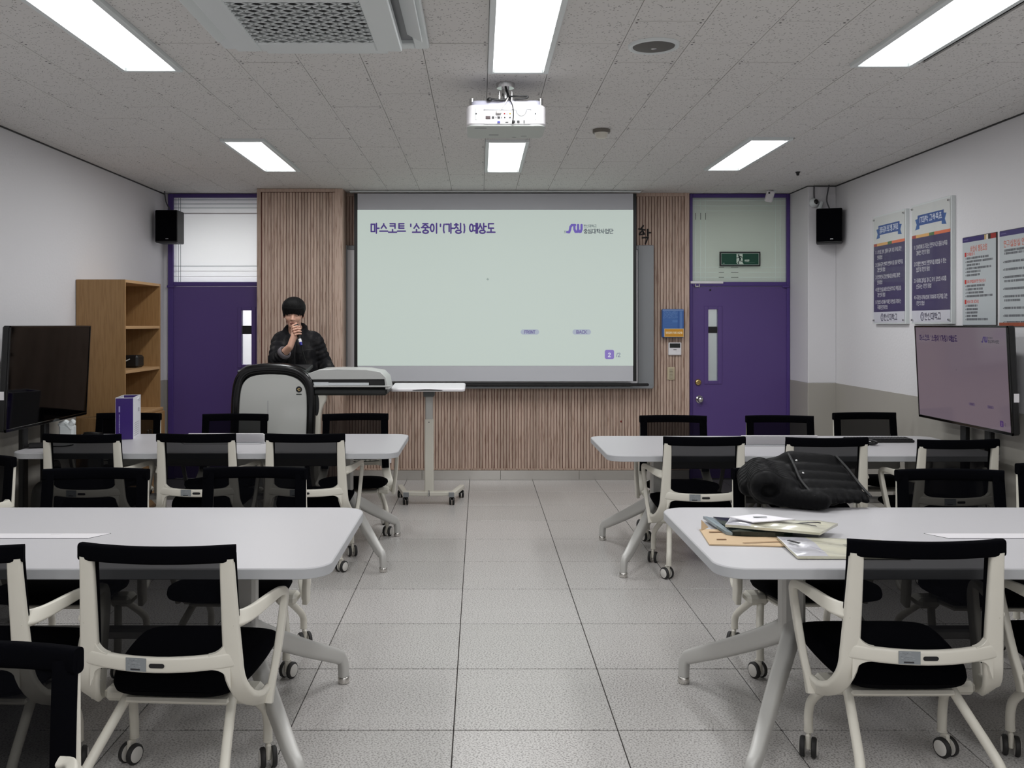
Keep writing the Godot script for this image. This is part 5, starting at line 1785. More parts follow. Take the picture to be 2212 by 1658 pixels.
func standing_desk() -> void:
	var o := thing("standing_desk", "slim white wheeled standing desk with one post, before the slatted wall", "desk", V(-0.418, 0, 7.62))
	var mb := MB.new()
	mb.prism(rrect(0.60, 0.38, 0.03), 0.955, 0.98, 0.006, Transform3D(Basis(Vector3.RIGHT, 0.06) * FLAT, Vector3(0, 0, 0)))
	part("desktop", mb, mats["white_plastic"], o)
	mb = MB.new()
	var lip := PackedVector2Array()
	for k in 13:
		var x := lerpf(-0.12, 0.12, k / 12.0)
		lip.append(Vector2(x, 0.008 * (1.0 - pow(x / 0.12, 2.0))))
	lip.append(Vector2(0.12, -0.003)); lip.append(Vector2(-0.12, -0.003))
	mb.prism(lip, 0.245, 0.252, 0.0, Transform3D(Basis(), Vector3(0.0, 0.955, 0)))
	part("dark_handle", mb, mats["dark_grey"], o)
	boxpart("top_bracket", Vector3(0, 0.915, 0), Vector3(0.09, 0.055, 0.14), 0.006, mat("bracket_grey", Color(0.36, 0.37, 0.37), 0.5), o)
	boxpart("upper_post", Vector3(0, 0.80, 0), Vector3(0.062, 0.25, 0.05), 0.006, mats["leg_grey"], o)
	boxpart("lower_post", Vector3(0, 0.385, 0), Vector3(0.074, 0.63, 0.06), 0.006, mats["cream"], o)
	boxpart("lock_hole", Vector3(0, 0.675, 0.0302), Vector3(0.008, 0.008, 0.002), 0.002, mats["line_black"], o)
	mb = MB.new()
	mb.box(Vector3(0, 0.09, 0.045), Vector3(0.012, 0.05, 0.02), 0.003)
	part("foot_lever", mb, mats["chrome"], o)
	mb = MB.new()
	mb.box(Vector3(0, 0.085, 0.01), Vector3(0.40, 0.034, 0.07), 0.004)
	part("base_beam", mb, mats["cream"], o)
	for s in [-1.0, 1.0]:
		mb = MB.new()
		mb.sweep([Vector3(s * 0.19, 0.085, 0.07), Vector3(s * 0.205, 0.085, 0.0), Vector3(s * 0.265, 0.085, -0.30)], rrect(0.045, 0.036, 0.005, 2), Vector3.UP)
		part("base_arm", mb, mats["cream"], o)
		boxpart("arm_end", Vector3(s * 0.187, 0.083, 0.07), Vector3(0.046, 0.04, 0.012), 0.002, mats["frame_grey"], o)
		for z in [0.05, -0.27]:
			var x: float = s * (0.19 if z > 0 else 0.262)
			mb = MB.new()
			mb.tube([Vector3(x, 0.068, z), Vector3(x, 0.04, z)], 0.012, 10)
			for r in [-1.0, 1.0]:
				mb.lathe([Vector2(0, -0.009), Vector2(0.026, -0.009), Vector2(0.031, -0.005), Vector2(0.031, 0.005), Vector2(0.026, 0.009), Vector2(0, 0.009)], 20, Transform3D(Basis(Vector3.FORWARD, PI / 2), Vector3(x + r * 0.013, 0.031, z + 0.012)))
			part("caster", mb, mats["black_gloss"], o)


func sheet(pts: Array, th: float, m, o: Node, called: String, label := "", lift := 0.0, n := 10) -> void:
	# a slightly buckled sheet over the four corners, th thick
	var rows := []
	var lo := []
	for i in n + 1:
		var r := PackedVector3Array()
		var r2 := PackedVector3Array()
		for j in n + 1:
			var u := float(j) / n
			var v := float(i) / n
			var p: Vector3 = pts[0].lerp(pts[1], u).lerp(pts[3].lerp(pts[2], u), v)
			var h := lift * (0.5 + 0.5 * sin(u * 9.0 + v * 4.0) * cos(v * 7.0 - u * 3.0)) * minf(1.0, 6.0 * minf(minf(u, 1 - u), minf(v, 1 - v)) + 0.25)
			r.append(p + Vector3(0, th + h, 0)); r2.append(p)
		rows.append(r); lo.append(r2)
	var mb := MB.new()
	mb.grid(rows, -1.0 if (pts[1] - pts[0]).cross(pts[3] - pts[0]).y < 0 else 1.0)
	if mb.n[0].y < 0:
		mb = MB.new()
		mb.grid(rows, 1.0 if (pts[1] - pts[0]).cross(pts[3] - pts[0]).y < 0 else -1.0)
	for e in 4:
		for k in n:
			var ij: Array = [[0, k, 0, k + 1], [k, n, k + 1, n], [n, k, n, k + 1], [k, 0, k + 1, 0]][e]
			var a: Vector3 = rows[ij[0]][ij[1]]
			var b: Vector3 = rows[ij[2]][ij[3]]
			var c: Vector3 = lo[ij[2]][ij[3]]
			var d: Vector3 = lo[ij[0]][ij[1]]
			var nn: Vector3 = ((a + b) * 0.5 - (pts[0] + pts[1] + pts[2] + pts[3]) * 0.25) * Vector3(1, 0, 1)
			mb.quad(a, b, c, d, nn.normalized(), Vector2(0.6, 0.1), Vector2(0.62, 0.08))
	part(called, mb, m, o, label)


func table_things() -> void:
	var T := 0.7028
	# purple paper bag
	var o := thing("paper_bag", "upright purple and white paper bag on the far left table", "bag", V(-2.434, T, 6.368), 0.19)
	var w := 0.112
	var dp := 0.29
	var h := 0.28
	var mb := MB.new()
	mb.box(Vector3(0, h / 2, dp / 2 - 0.001), Vector3(w, h, 0.003))
	part("gusset", mb, mat("bag_purple", Color(0.22, 0.12, 0.44), 0.3), o, "purple end of the bag")
	boxpart("gusset", Vector3(0, h / 2, -dp / 2 + 0.001), Vector3(w, h, 0.003), 0.0, mats["bag_purple"], o)
	mb = MB.new()
	for s in [-1, 1]:
		mb.box(Vector3(s * w / 2, h / 2, 0), Vector3(0.003, h, dp))
	mb.box(Vector3(0, 0.002, 0), Vector3(w, 0.003, dp))
	part("bag_side", mb, mat("bag_white", Color(0.88, 0.88, 0.9), 0.4), o, "white side of the bag")
	mb = MB.new()
	mb.box(Vector3(0, h + 0.0005, dp / 2 - 0.002), Vector3(w + 0.002, 0.003, 0.006))
	mb.box(Vector3(w / 2 - 0.001, h + 0.0005, 0), Vector3(0.006, 0.003, dp))
	mb.box(Vector3(-w / 2 + 0.001, h + 0.0005, 0), Vector3(0.006, 0.003, dp))
	mb.box(Vector3(0, h + 0.0005, -dp / 2 + 0.002), Vector3(w + 0.002, 0.003, 0.006))
	part("rim", mb, mats["bag_white"], o)
	mb = MB.new()
	mb.tube(smooth_path([Vector3(w / 2 + 0.004, h - 0.02, -0.02), Vector3(w / 2 + 0.006, h - 0.012, -0.05), Vector3(w / 2 + 0.005, h - 0.035, -0.075)]), 0.003, 6)
	part("handle", mb, mats["bag_white"], o)
	mb = MB.new()
	for k in 12:
		mb.box(Vector3(-0.032, 0.05 + k * 0.0105, dp / 2 + 0.001), Vector3(0.006, 0.0075, 0.0008))
	mb.box(Vector3(-0.032, 0.205, dp / 2 + 0.001), Vector3(0.009, 0.04, 0.0008))
	part("vertical_print", mb, mat("bag_print", Color(0.62, 0.58, 0.78), 0.5), o)
	mb = MB.new()
	for k in 7:
		mb.box(Vector3(w / 2 + 0.002, 0.02 + k * 0.014, 0.02), Vector3(0.0008, 0.002, 0.17))
	for k in 4:
		mb.box(Vector3(w / 2 + 0.002, 0.175 + k * 0.007, -0.06), Vector3(0.0008, 0.003, 0.06 - 0.012 * (k % 2)))
	part("side_print", mb, mats["frame_grey"], o)
	# crumpled white packet, cables, adapter on the far left table
	o = thing("white_packet", "crumpled white plastic packet at the far left table's corner, under the dark screen", "packet", V(-2.80, T, 6.245))
	mb = MB.new()
	mb.box(Vector3(0, 0.05, 0), Vector3(0.10, 0.10, 0.06), 0.012)
	part("packet", mb, mats["cool_white"], o)
	mb = MB.new()
	for q in [[-0.03, 0.105, 0.3, 0.05], [0.0, 0.108, -0.5, 0.05], [0.035, 0.112, 0.7, 0.045], [0.02, 0.085, -0.8, 0.06]]:
		mb.box(Vector3(q[0], q[1], 0.012), Vector3(q[3], 0.035, 0.04), 0.008, Basis(Vector3.BACK, q[2]) * Basis(Vector3.RIGHT, 0.4))
	part("crumpled_top", mb, mats["cool_white"], o)
	o = thing("cable_coil", "coil of black cable at the back of the far left table", "cable", V(-2.674, T, 6.36))
	mb = MB.new()
	var pth := []
	for k in 60:
		var a := TAU * k / 20.0
		pth.append(Vector3(cos(a) * (0.06 + 0.008 * sin(k * 0.7)), 0.006 + 0.009 * int(k / 20) + 0.012 * maxf(0, sin(a)), sin(a) * 0.04))
	mb.tube(pth, 0.005, 8)
	part("cable", mb, mats["black"], o)
	o = thing("power_adapter", "black power adapter block near the left end of the far left table", "adapter", V(-2.79, T, 5.80), 0.3)
	boxpart("block", Vector3(0, 0.016, 0), Vector3(0.11, 0.032, 0.05), 0.008, mats["black"], o)
	mb = MB.new()
	mb.tube(smooth_path([Vector3(0.055, 0.01, 0), Vector3(0.1, 0.008, 0.02), Vector3(0.16, 0.005, 0.0), Vector3(0.2, 0.005, -0.06)]), 0.004, 8)
	part("lead", mb, mats["black"], o)
	# dark bag standing below that table
	o = thing("floor_bag", "tall black bag standing in the shade below the far left table's end", "bag", V(-2.68, 0, 5.80), 0.2)
	var f := Field.new(Vector3(-0.2, -0.02, -0.15), Vector3(0.2, 0.62, 0.15), 0.014)
	f.bone(Vector3(-0.06, 0.1, 0), Vector3(-0.05, 0.42, 0), 0.1, 0.085, 0.05)
	f.bone(Vector3(0.06, 0.1, 0), Vector3(0.05, 0.42, 0), 0.1, 0.085, 0.05)
	f.ell(Vector3(0, 0.2, 0.09), Vector3(0.1, 0.13, 0.04), 0.02)
	f.slice(Vector3.ZERO, Vector3.DOWN)
	mb = MB.new()
	f.into(mb)
	part("bag_body", mb, mats["black"], o)
	mb = MB.new()
	mb.tube(smooth_path([Vector3(-0.05, 0.5, 0), Vector3(-0.03, 0.57, 0), Vector3(0.03, 0.57, 0), Vector3(0.05, 0.5, 0)]), 0.009, 8)
	part("handle", mb, mats["black"], o)
	# keyboard and mouse on the far right table
	o = thing("keyboard", "black keyboard on the far right table", "keyboard", V(2.653, T, 6.12), 0.0)
	boxpart("tray", Vector3(0, 0.009, 0), Vector3(0.43, 0.018, 0.135), 0.005, mats["black"], o)
	mb = MB.new()
	for r in 5:
		for k in 20:
			mb.box(Vector3(-0.2 + 0.021 * k, 0.021, -0.047 + 0.023 * r), Vector3(0.017, 0.007, 0.018), 0.002)
	part("keys", mb, mats["dark_grey"], o)
	o = thing("mouse", "black computer mouse in front of the keyboard", "mouse", V(2.526, T, 5.95), 0.5)
	mb = MB.new()
	mb.ball(Vector3(0, 0.0175, 0), Vector3(0.034, 0.0175, 0.058), 20)
	part("shell", mb, mats["black_gloss"], o)
	boxpart("wheel", Vector3(0, 0.034, -0.03), Vector3(0.006, 0.01, 0.02), 0.002, mats["dark_grey"], o)
	mb = MB.new()
	mb.tube(smooth_path([Vector3(0, 0.01, -0.055), Vector3(0.02, 0.006, -0.1), Vector3(0.07, 0.005, -0.13)]), 0.0025, 6)
	part("lead", mb, mats["black"], o)
	packets(T)
	jacket(T)


func packets(T: float) -> void:
	# kraft envelope, folder in plastic, shirts in plastic, white card
	var kraft := mat("kraft", Color(0.78, 0.68, 0.55), 0.85)
	var o := thing("envelope", "brown kraft envelope under the plastic packets", "envelope")
	sheet([PV(0.794, T, 3.175), PV(1.09, T, 3.145), PV(1.13, T, 3.40), PV(0.8165, T, 3.41)], 0.004, kraft, o, "envelope_body", "", 0.004)
	var mb := MB.new()
	mb.tri(PV(0.817, T + 0.005, 3.385), PV(0.855, T + 0.006, 3.43), PV(0.828, T + 0.035, 3.43), Vector3(0.3, 0.3, 0.9), Vector3(0.3, 0.3, 0.9), Vector3(0.3, 0.3, 0.9))
	mb.tri(PV(0.817, T + 0.004, 3.387), PV(0.828, T + 0.034, 3.432), PV(0.855, T + 0.005, 3.432), Vector3(-0.3, -0.3, -0.9), Vector3(-0.3, -0.3, -0.9), Vector3(-0.3, -0.3, -0.9))
	part("raised_flap", mb, kraft, o)
	mb = MB.new()
	mb.box(PV(0.86, T + 0.0085, 3.345), Vector3(0.05, 0.0006, 0.012))
	mb.box(PV(0.85, T + 0.0085, 3.23), Vector3(0.035, 0.0006, 0.01))
	mb.box(PV(0.99, T + 0.0085, 3.19), Vector3(0.16, 0.0006, 0.006), 0.0, Basis(Vector3.UP, 0.08))
	part("faint_print", mb, mat("kraft_print", Color(0.52, 0.39, 0.26), 0.8), o)
	var pen := Pen.new(256, 256, Color(0.82, 0.81, 0.73))
	for i in 60:
		var c := Vector2(rng.randf_range(0, 256), rng.randf_range(0, 256))
		pen.line(c, c + Vector2(rng.randf_range(-50, 50), rng.randf_range(-14, 14)), rng.randf_range(2, 7), Color(0.88, 0.87, 0.80).lerp(Color(0.72, 0.71, 0.65), rng.randf()))
	pen.rect(0, 0, 70, 256, Color(0.76, 0.755, 0.78))
	for i in 26:
		var c := Vector2(rng.randf_range(0, 60), rng.randf_range(0, 256))
		pen.line(c, c + Vector2(rng.randf_range(-10, 26), rng.randf_range(-40, 40)), rng.randf_range(2, 8), Color(0.9, 0.9, 0.92).lerp(Color(0.66, 0.65, 0.7), rng.randf()))
	pen.rect(0, 0, 3, 256, Color(0.86, 0.86, 0.88))
	var ink := Color(0.2, 0.19, 0.17)
	pen.poly(PackedVector2Array([Vector2(140, 120), Vector2(172, 130), Vector2(205, 128), Vector2(214, 112), Vector2(228, 116), Vector2(222, 136), Vector2(186, 146), Vector2(196, 166), Vector2(228, 176), Vector2(226, 190), Vector2(176, 186), Vector2(168, 172), Vector2(142, 168), Vector2(140, 160), Vector2(164, 160), Vector2(158, 146), Vector2(138, 144)]), ink)
	var shirt := printed("shirt_pack", pen.tex(), 0.22)
	shirt.clearcoat_enabled = true
	shirt.clearcoat = 0.6
	shirt.clearcoat_roughness = 0.15
	o = thing("folder_packet", "dark green folder in clear plastic, under the shirt packet", "packet")
	sheet([PV(0.905, T + 0.009, 3.285), PV(1.20, T + 0.009, 3.255), PV(1.28, T + 0.009, 3.42), PV(0.90, T + 0.009, 3.54)], 0.014, mat("folder_green", Color(0.10, 0.14, 0.13), 0.12), o, "folder", "", 0.006)
	sheet([PV(0.885, T + 0.009, 3.30), PV(0.904, T + 0.009, 3.285), PV(0.899, T + 0.009, 3.54), PV(0.868, T + 0.009, 3.57)], 0.01, mat("sleeve_grey", Color(0.55, 0.6, 0.62), 0.15), o, "clear_sleeve_end", "", 0.005, 5)
	o = thing("shirt_packet", "pale folded shirt in a plastic packet on top of the pile, with dark print", "packet", Vector3.ZERO, 0.0, "pale shirts in plastic packets")
	sheet([PV(0.89, T + 0.030, 3.33), PV(1.185, T + 0.030, 3.20), PV(1.31, T + 0.028, 3.36), PV(0.95, T + 0.031, 3.47)], 0.008, shirt, o, "packed_shirt", "", 0.012, 14)
	o = thing("shirt_packet", "pale folded shirt in a plastic packet lying in front, partly behind the chair back", "packet", Vector3.ZERO, 0.0, "pale shirts in plastic packets")
	sheet([PV(1.033, T + 0.002, 2.985), PV(1.40, T + 0.002, 2.98), PV(1.40, T + 0.004, 3.205), PV(1.046, T + 0.0095, 3.235)], 0.007, shirt, o, "packed_shirt", "", 0.01, 14)
	boxpart("hang_hole", PV(1.07, T + 0.024, 3.13), Vector3(0.012, 0.002, 0.05), 0.0, mats["line_black"], o, "", Basis(Vector3.UP, 0.5))
	o = thing("white_card", "plain white card on top of the packets near the jacket", "card")
	sheet([PV(0.921, T + 0.052, 3.39), PV(0.985, T + 0.050, 3.31), PV(1.155, T + 0.048, 3.365), PV(1.04, T + 0.052, 3.44)], 0.003, mat("paper_white", Color(0.92, 0.91, 0.93), 0.6), o, "card", "", 0.003, 6)
	boxpart("printed_mark", PV(1.03, T + 0.058, 3.375), Vector3(0.05, 0.001, 0.012), 0.0, mats["frame_grey"], o)


func jacket(T: float) -> void:
	var o := thing("jacket", "black quilted puffer jacket heaped on the back edge of the front right table", "jacket")
	var f := Field.new(PV(1.08, T - 0.01, 4.42), PV(1.82, 0.97, 3.60), 0.0085)
	# ridge over the chair back, body panels falling forward, two sleeves
	f.bone(PV(1.25, 0.80, 4.14), PV(1.40, 0.84, 4.12), 0.055, 0.05, 0.03)
	f.bone(PV(1.40, 0.845, 4.12), PV(1.555, 0.845, 4.10), 0.05, 0.045, 0.03)
	# the flap of lining that falls forward to a hem on the table
	for k in 7:
		var u := k / 6.0
		f.bone(PV(1.39 + 0.19 * u, 0.86 - 0.02 * u * u, 4.12), PV(1.37 + 0.235 * u, 0.748 - 0.012 * u, 3.755 + 0.055 * u), 0.034, 0.020 - 0.004 * u, 0.028, 5.0, 0.006)
	f.bone(PV(1.245, 0.81, 4.10), PV(1.20, 0.79, 3.85), 0.07, 0.07, 0.02, 9, 0.006)
	f.bone(PV(1.31, 0.80, 4.05), PV(1.29, 0.775, 3.86), 0.06, 0.05, 0.04)
	f.bone(PV(1.19, 0.80, 4.10), PV(1.155, 0.765, 3.95), 0.042, 0.04, 0.02, 5, 0.006)
	f.bone(PV(1.25, 0.752, 3.83), PV(1.40, 0.742, 3.75), 0.045, 0.032, 0.03, 6, 0.004)
	f.bone(PV(1.20, 0.74, 3.90), PV(1.48, 0.74, 3.86), 0.035, 0.035, 0.03)
	f.cut(PV(1.195, 0.778, 3.775), Vector3(0.044, 0.035, 0.05))
	f.slice(Vector3(0, T + 0.001, 0), Vector3.DOWN)
	var mb := MB.new()
	f.into(mb)
	var m := mat("puffer", Color(0.014, 0.0135, 0.018), 0.6)
	m.metallic_specular = 0.22
	m.rim_enabled = true
	m.rim = 0.2
	bump(m, 0.02, 0.25, Vector3(2.0, 2.0, 2.0), 9)
	part("quilted_shell", mb, m, o)
	mb = MB.new()
	mb.tube(smooth_path([PV(1.375, 0.895, 4.09), PV(1.365, 0.855, 3.98), PV(1.355, 0.81, 3.87), PV(1.365, 0.765, 3.74)]), 0.006, 8)
	part("zip_edge", mb, mats["black"], o)
	mb = MB.new()
	mb.tube(smooth_path([PV(1.585, 0.885, 4.09), PV(1.60, 0.84, 3.99), PV(1.61, 0.79, 3.89), PV(1.618, 0.755, 3.80)]), 0.006, 8)
	part("zip_edge", mb, mats["black"], o)
	mb = MB.new()
	for p in [PV(1.366, 0.865, 4.00), PV(1.36, 0.826, 3.90)]:
		mb.ball(p + Vector3(0.012, 0.012, 0.004), Vector3(0.006, 0.006, 0.004), 10)
	part("snap_button", mb, mats["chrome"], o)


func PV(x: float, y: float, d: float) -> Vector3:
	return Vector3(x * 1.02, y, -d * 1.02)
func person() -> void:
	var o := thing("person", "man with a black fringe and dark denim jacket, speaking into a microphone behind the lectern", "person")
	var skin := mat("skin", Color(0.82, 0.645, 0.56), 0.5)
	skin.subsurf_scatter_enabled = true
	skin.subsurf_scatter_strength = 0.08
	var denim := mat("denim", Color(0.115, 0.115, 0.125), 0.85)
	denim.metallic_specular = 0.25
	denim.albedo_color = Color.WHITE
	denim.albedo_texture = noise_tex(0.03, [Color(0.085, 0.085, 0.095), Color(0.12, 0.12, 0.13), Color(0.24, 0.235, 0.23)], [0.3, 0.55, 0.85], 256, 4, 31)
	bump(denim, 0.02, 0.5, Vector3(1.6, 1.0, 1.6), 17)
	# joints
	var hd := V(-1.533, 1.572, 7.58)
	var tilt := Basis(Vector3.UP, 0.10) * Basis(Vector3.RIGHT, 0.14) * Basis(Vector3.BACK, -0.03)
	var neck := V(-1.528, 1.42, 7.63)
	var chest := V(-1.505, 1.26, 7.64)
	var hip := V(-1.50, 0.90, 7.66)
	var sr := V(-1.655, 1.350, 7.62)
	var sl := V(-1.368, 1.350, 7.63)
	var er := V(-1.655, 1.185, 7.49)
	var wr := V(-1.520, 1.305, 7.375)
	var el := V(-1.305, 1.165, 7.68)
	var wl := V(-1.215, 1.06, 7.60)
	# ---- body: one continuous skin from the head to the feet
	var body := MB.new()
	var f := Field.new(V(-1.80, -0.02, 7.85), V(-1.10, 1.47, 7.33), 0.014)
	f.bone(hip, chest, 0.13, 0.135, 0.05, 0, 0, Vector3(0.85, 1, 1.25))
	f.bone(sr, sl, 0.055, 0.055, 0.06)
	f.bone(chest, neck, 0.10, 0.055, 0.05)
	f.bone(neck, hd + Vector3(0, -0.03, -0.02), 0.054, 0.056, 0.02)
	f.bone(sr, er, 0.05, 0.042, 0.03)
	f.bone(er, wr, 0.042, 0.028, 0.02)
	f.bone(sl, el, 0.05, 0.042, 0.03)
	f.bone(el, wl, 0.042, 0.028, 0.02)
	for s in [-1.0, 1.0]:
		var k := V(-1.50 + s * 0.10, 0.48, 7.64)
		var a := V(-1.50 + s * 0.11, 0.09, 7.68)
		f.bone(hip + Vector3(s * 0.085, -0.03, 0), k, 0.085, 0.055, 0.03)
		f.bone(k, a, 0.055, 0.038, 0.02)
		f.bone(a + Vector3(0, -0.05, -0.02), a + Vector3(s * 0.02, -0.055, 0.14), 0.036, 0.03, 0.02)
	f.into(body)
	# head: skull, jaw, brow, nose, cheeks, lips, ears
	f = Field.new(hd + Vector3(-0.11, -0.17, -0.13), hd + Vector3(0.11, 0.13, 0.13), 0.0042)
	var at := func(x: float, y: float, z: float) -> Vector3:
		return hd + tilt * Vector3(x, y, z)
	f.ell(at.call(0, 0.02, -0.012), Vector3(0.074, 0.098, 0.094), 0.0, tilt)
	f.ell(at.call(0, -0.045, 0.022), Vector3(0.056, 0.07, 0.06), 0.03, tilt)
	f.ell(at.call(0, -0.098, 0.052), Vector3(0.026, 0.02, 0.022), 0.03, tilt)
	for s in [-1.0, 1.0]:
		f.ell(at.call(s * 0.036, -0.03, 0.062), Vector3(0.024, 0.022, 0.016), 0.02, tilt)
		f.ell(at.call(s * 0.03, 0.018, 0.074), Vector3(0.026, 0.009, 0.01), 0.012, tilt)
		f.ell(at.call(s * 0.03, -0.002, 0.068), Vector3(0.017, 0.010, 0.013), 0.008, tilt)
		f.ell(at.call(s * 0.078, -0.012, -0.012), Vector3(0.010, 0.03, 0.019), 0.006, tilt)
		f.ell(at.call(s * 0.010, -0.040, 0.085), Vector3(0.009, 0.008, 0.010), 0.006, tilt)
	f.bone(at.call(0, 0.008, 0.078), at.call(0, -0.036, 0.098), 0.008, 0.0125, 0.010)
	f.ell(at.call(0, -0.066, 0.080), Vector3(0.022, 0.006, 0.010), 0.006, tilt)
	f.ell(at.call(0, -0.078, 0.077), Vector3(0.018, 0.007, 0.010), 0.006, tilt)
	f.cut(at.call(0, -0.0715, 0.094), Vector3(0.022, 0.0028, 0.010), tilt)
	f.bone(at.call(0, -0.06, -0.03), neck, 0.05, 0.054, 0.03)
	f.into(body)
	# right hand closed round the microphone: palm, four curled fingers, thumb on top
	var mic_hi := V(-1.478, 1.462, 7.405)
	var mic_lo := V(-1.425, 1.315, 7.35)
	f = Field.new(V(-1.58, 1.29, 7.47), V(-1.40, 1.50, 7.29), 0.0034)
	var ax := (mic_hi - mic_lo).normalized()
	var fwd := Vector3(0, 0, 1)
	fwd = (fwd - ax * fwd.dot(ax)).normalized()
	var sd := ax.cross(fwd).normalized()      # across, towards the wrist side once signed
	if sd.x > 0:
		sd = -sd
	var mid := mic_hi - ax * 0.045
	f.bone(wr, mid + sd * 0.034 - ax * 0.02, 0.026, 0.026, 0.02)
	f.bone(mid + sd * 0.034 + ax * 0.028, mid + sd * 0.034 - ax * 0.034, 0.015, 0.016, 0.012, 0, 0, Vector3.ONE)
	f.bone(mid + sd * 0.026 + ax * 0.026 - fwd * 0.012, mid + sd * 0.026 - ax * 0.032 - fwd * 0.012, 0.014, 0.014, 0.012)
	for i in 4:
		var h: float = [0.034, 0.012, -0.010, -0.030][i]
		var ln: float = [0.94, 1.04, 1.0, 0.84][i]
		var r: float = [0.0086, 0.009, 0.0086, 0.0076][i]
		var k0 := mid + sd * 0.034 + ax * h + fwd * 0.006
		var k1 := mid + sd * 0.020 * ln + fwd * 0.031 * ln + ax * (h + 0.003)
		var k2 := mid - sd * 0.014 * ln + fwd * 0.032 * ln + ax * (h + 0.001)
		var k3 := mid - sd * 0.029 * ln + fwd * 0.012 + ax * (h - 0.001)
		f.bone(k0, k1, r * 1.12, r * 1.06, 0.004)
		f.bone(k1, k2, r * 1.06, r * 0.98, 0.002)
		f.bone(k2, k3, r * 0.98, r * 0.86, 0.002)
	var t0 := mid + sd * 0.036 + ax * 0.028 - fwd * 0.006
	var t1 := mid + sd * 0.022 + ax * 0.058 + fwd * 0.014
	var t2 := mid - sd * 0.012 + ax * 0.064 + fwd * 0.018
	f.bone(t0, t1, 0.012, 0.0105, 0.008)
	f.bone(t1, t2, 0.0105, 0.0085, 0.003)
	f.into(body)
	# left hand resting behind the wing's edge
	f = Field.new(wl + Vector3(-0.07, -0.06, -0.06), wl + Vector3(0.11, 0.06, 0.14), 0.0045)
	f.bone(wl, wl + Vector3(0.02, -0.008, 0.05), 0.027, 0.024, 0.015, 0, 0, Vector3(0.8, 1.3, 1))
	for i in 4:
		var b := wl + Vector3(-0.012 + 0.019 * i, -0.008, 0.065 - 0.004 * absf(i - 1.4))
		var e := b + Vector3(0.004 * i, 0.002, 0.034)
		f.bone(b, e, 0.0088, 0.0082, 0.004)
		f.bone(e, e + Vector3(0.002 * i, -0.014, 0.026 - 0.004 * absf(i - 1.3)), 0.0082, 0.0072, 0.002)
	f.bone(wl + Vector3(-0.018, -0.008, 0.02), wl + Vector3(-0.046, -0.01, 0.052), 0.012, 0.0095, 0.006)
	f.bone(wl + Vector3(-0.046, -0.01, 0.052), wl + Vector3(-0.048, -0.014, 0.08), 0.0095, 0.008, 0.002)
	f.into(body)
	part("body", body, skin, o)
	# ---- face details
	var mb := MB.new()
	for s in [-1.0, 1.0]:
		mb.tube(smooth_path([at.call(s * 0.016, -0.007, 0.0795), at.call(s * 0.030, -0.010, 0.0805), at.call(s * 0.046, -0.006, 0.0735)], 3), 0.0022, 6)
	part("eyelashes", mb, mats["line_black"], o, "lowered dark eyelashes")
	mb = MB.new()
	for s in [-1.0, 1.0]:
		mb.tube(smooth_path([at.call(s * 0.013, 0.019, 0.083), at.call(s * 0.032, 0.025, 0.082), at.call(s * 0.052, 0.018, 0.071)], 3), [0.003, 0.003, 0.0035, 0.0035, 0.003, 0.002, 0.0015], 6)
	part("eyebrows", mb, mats["line_black"], o)
	mb = MB.new()
	mb.ball(at.call(0, -0.0662, 0.0835), Vector3(0.021, 0.0042, 0.0085), 14, tilt)
	mb.ball(at.call(0, -0.0775, 0.081), Vector3(0.0175, 0.0052, 0.0085), 14, tilt)
	part("lips", mb, mat("lips", Color(0.55, 0.33, 0.30), 0.45), o)
	# ---- hair: cap with a fringe that reaches the brows
	f = Field.new(hd + Vector3(-0.125, -0.08, -0.15), hd + Vector3(0.125, 0.16, 0.13), 0.0042)
	f.ell(at.call(0, 0.045, -0.02), Vector3(0.092, 0.09, 0.104), 0.0, tilt)
	f.ell(at.call(0, 0.06, 0.018), Vector3(0.089, 0.072, 0.082), 0.03, tilt)
	f.ell(at.call(0, -0.005, -0.065), Vector3(0.078, 0.075, 0.055), 0.02, tilt)
	for i in 21:
		var x := -0.08 + 0.008 * i
		var z := sqrt(maxf(0.0, 1.0 - pow(x / 0.094, 2.0)))
		var tip := 0.014 - 0.0035 * float((i * 2) % 3) + 0.005 * cos(i * 1.7) - 0.016 * absf(x) / 0.08
		var bend: Vector3 = at.call(x * 0.98, 0.05, 0.004 + 0.086 * z)
		f.bone(bend, at.call(x + 0.004 * sin(i * 2.3), tip, 0.008 + 0.084 * z), 0.010, 0.0045, 0.008)
	for s in [-1.0, 1.0]:
		f.bone(at.call(s * 0.078, 0.04, 0.0), at.call(s * 0.077, -0.022, 0.018), 0.016, 0.006, 0.01)
	f.cut(at.call(0, -0.06, 0.075), Vector3(0.064, 0.072, 0.06), tilt)
	mb = MB.new()
	f.into(mb)
	var hm := mat("hair", Color(0.02, 0.019, 0.021), 0.6)
	hm.metallic_specular = 0.3
	bump(hm, 0.1, 0.3, Vector3(5, 1.2, 5), 8)
	part("hair", mb, hm, o, "thick black hair with a fringe")
	# ---- jacket
	f = Field.new(V(-1.86, 0.80, 7.90), V(-1.06, 1.50, 7.26), 0.0105)
	f.bone(V(-1.50, 0.86, 7.66), chest, 0.155, 0.14, 0.04, 0, 0, Vector3(0.88, 1, 1.22))
	f.bone(sr + Vector3(0.03, 0.01, 0), sl - Vector3(0.03, -0.01, 0), 0.072, 0.072, 0.05)
	f.bone(chest, neck + Vector3(0, -0.03, 0), 0.13, 0.075, 0.05)
	f.bone(sr, er, 0.07, 0.07, 0.02, 4.0, 0.008)
	f.bone(er, er.lerp(wr, 0.55), 0.07, 0.05, 0.02, 4.0, 0.01)
	f.bone(sl, el, 0.07, 0.064, 0.02, 5.0, 0.008)
	f.bone(el, el.lerp(wl, 0.9), 0.064, 0.05, 0.02, 4.0, 0.01)
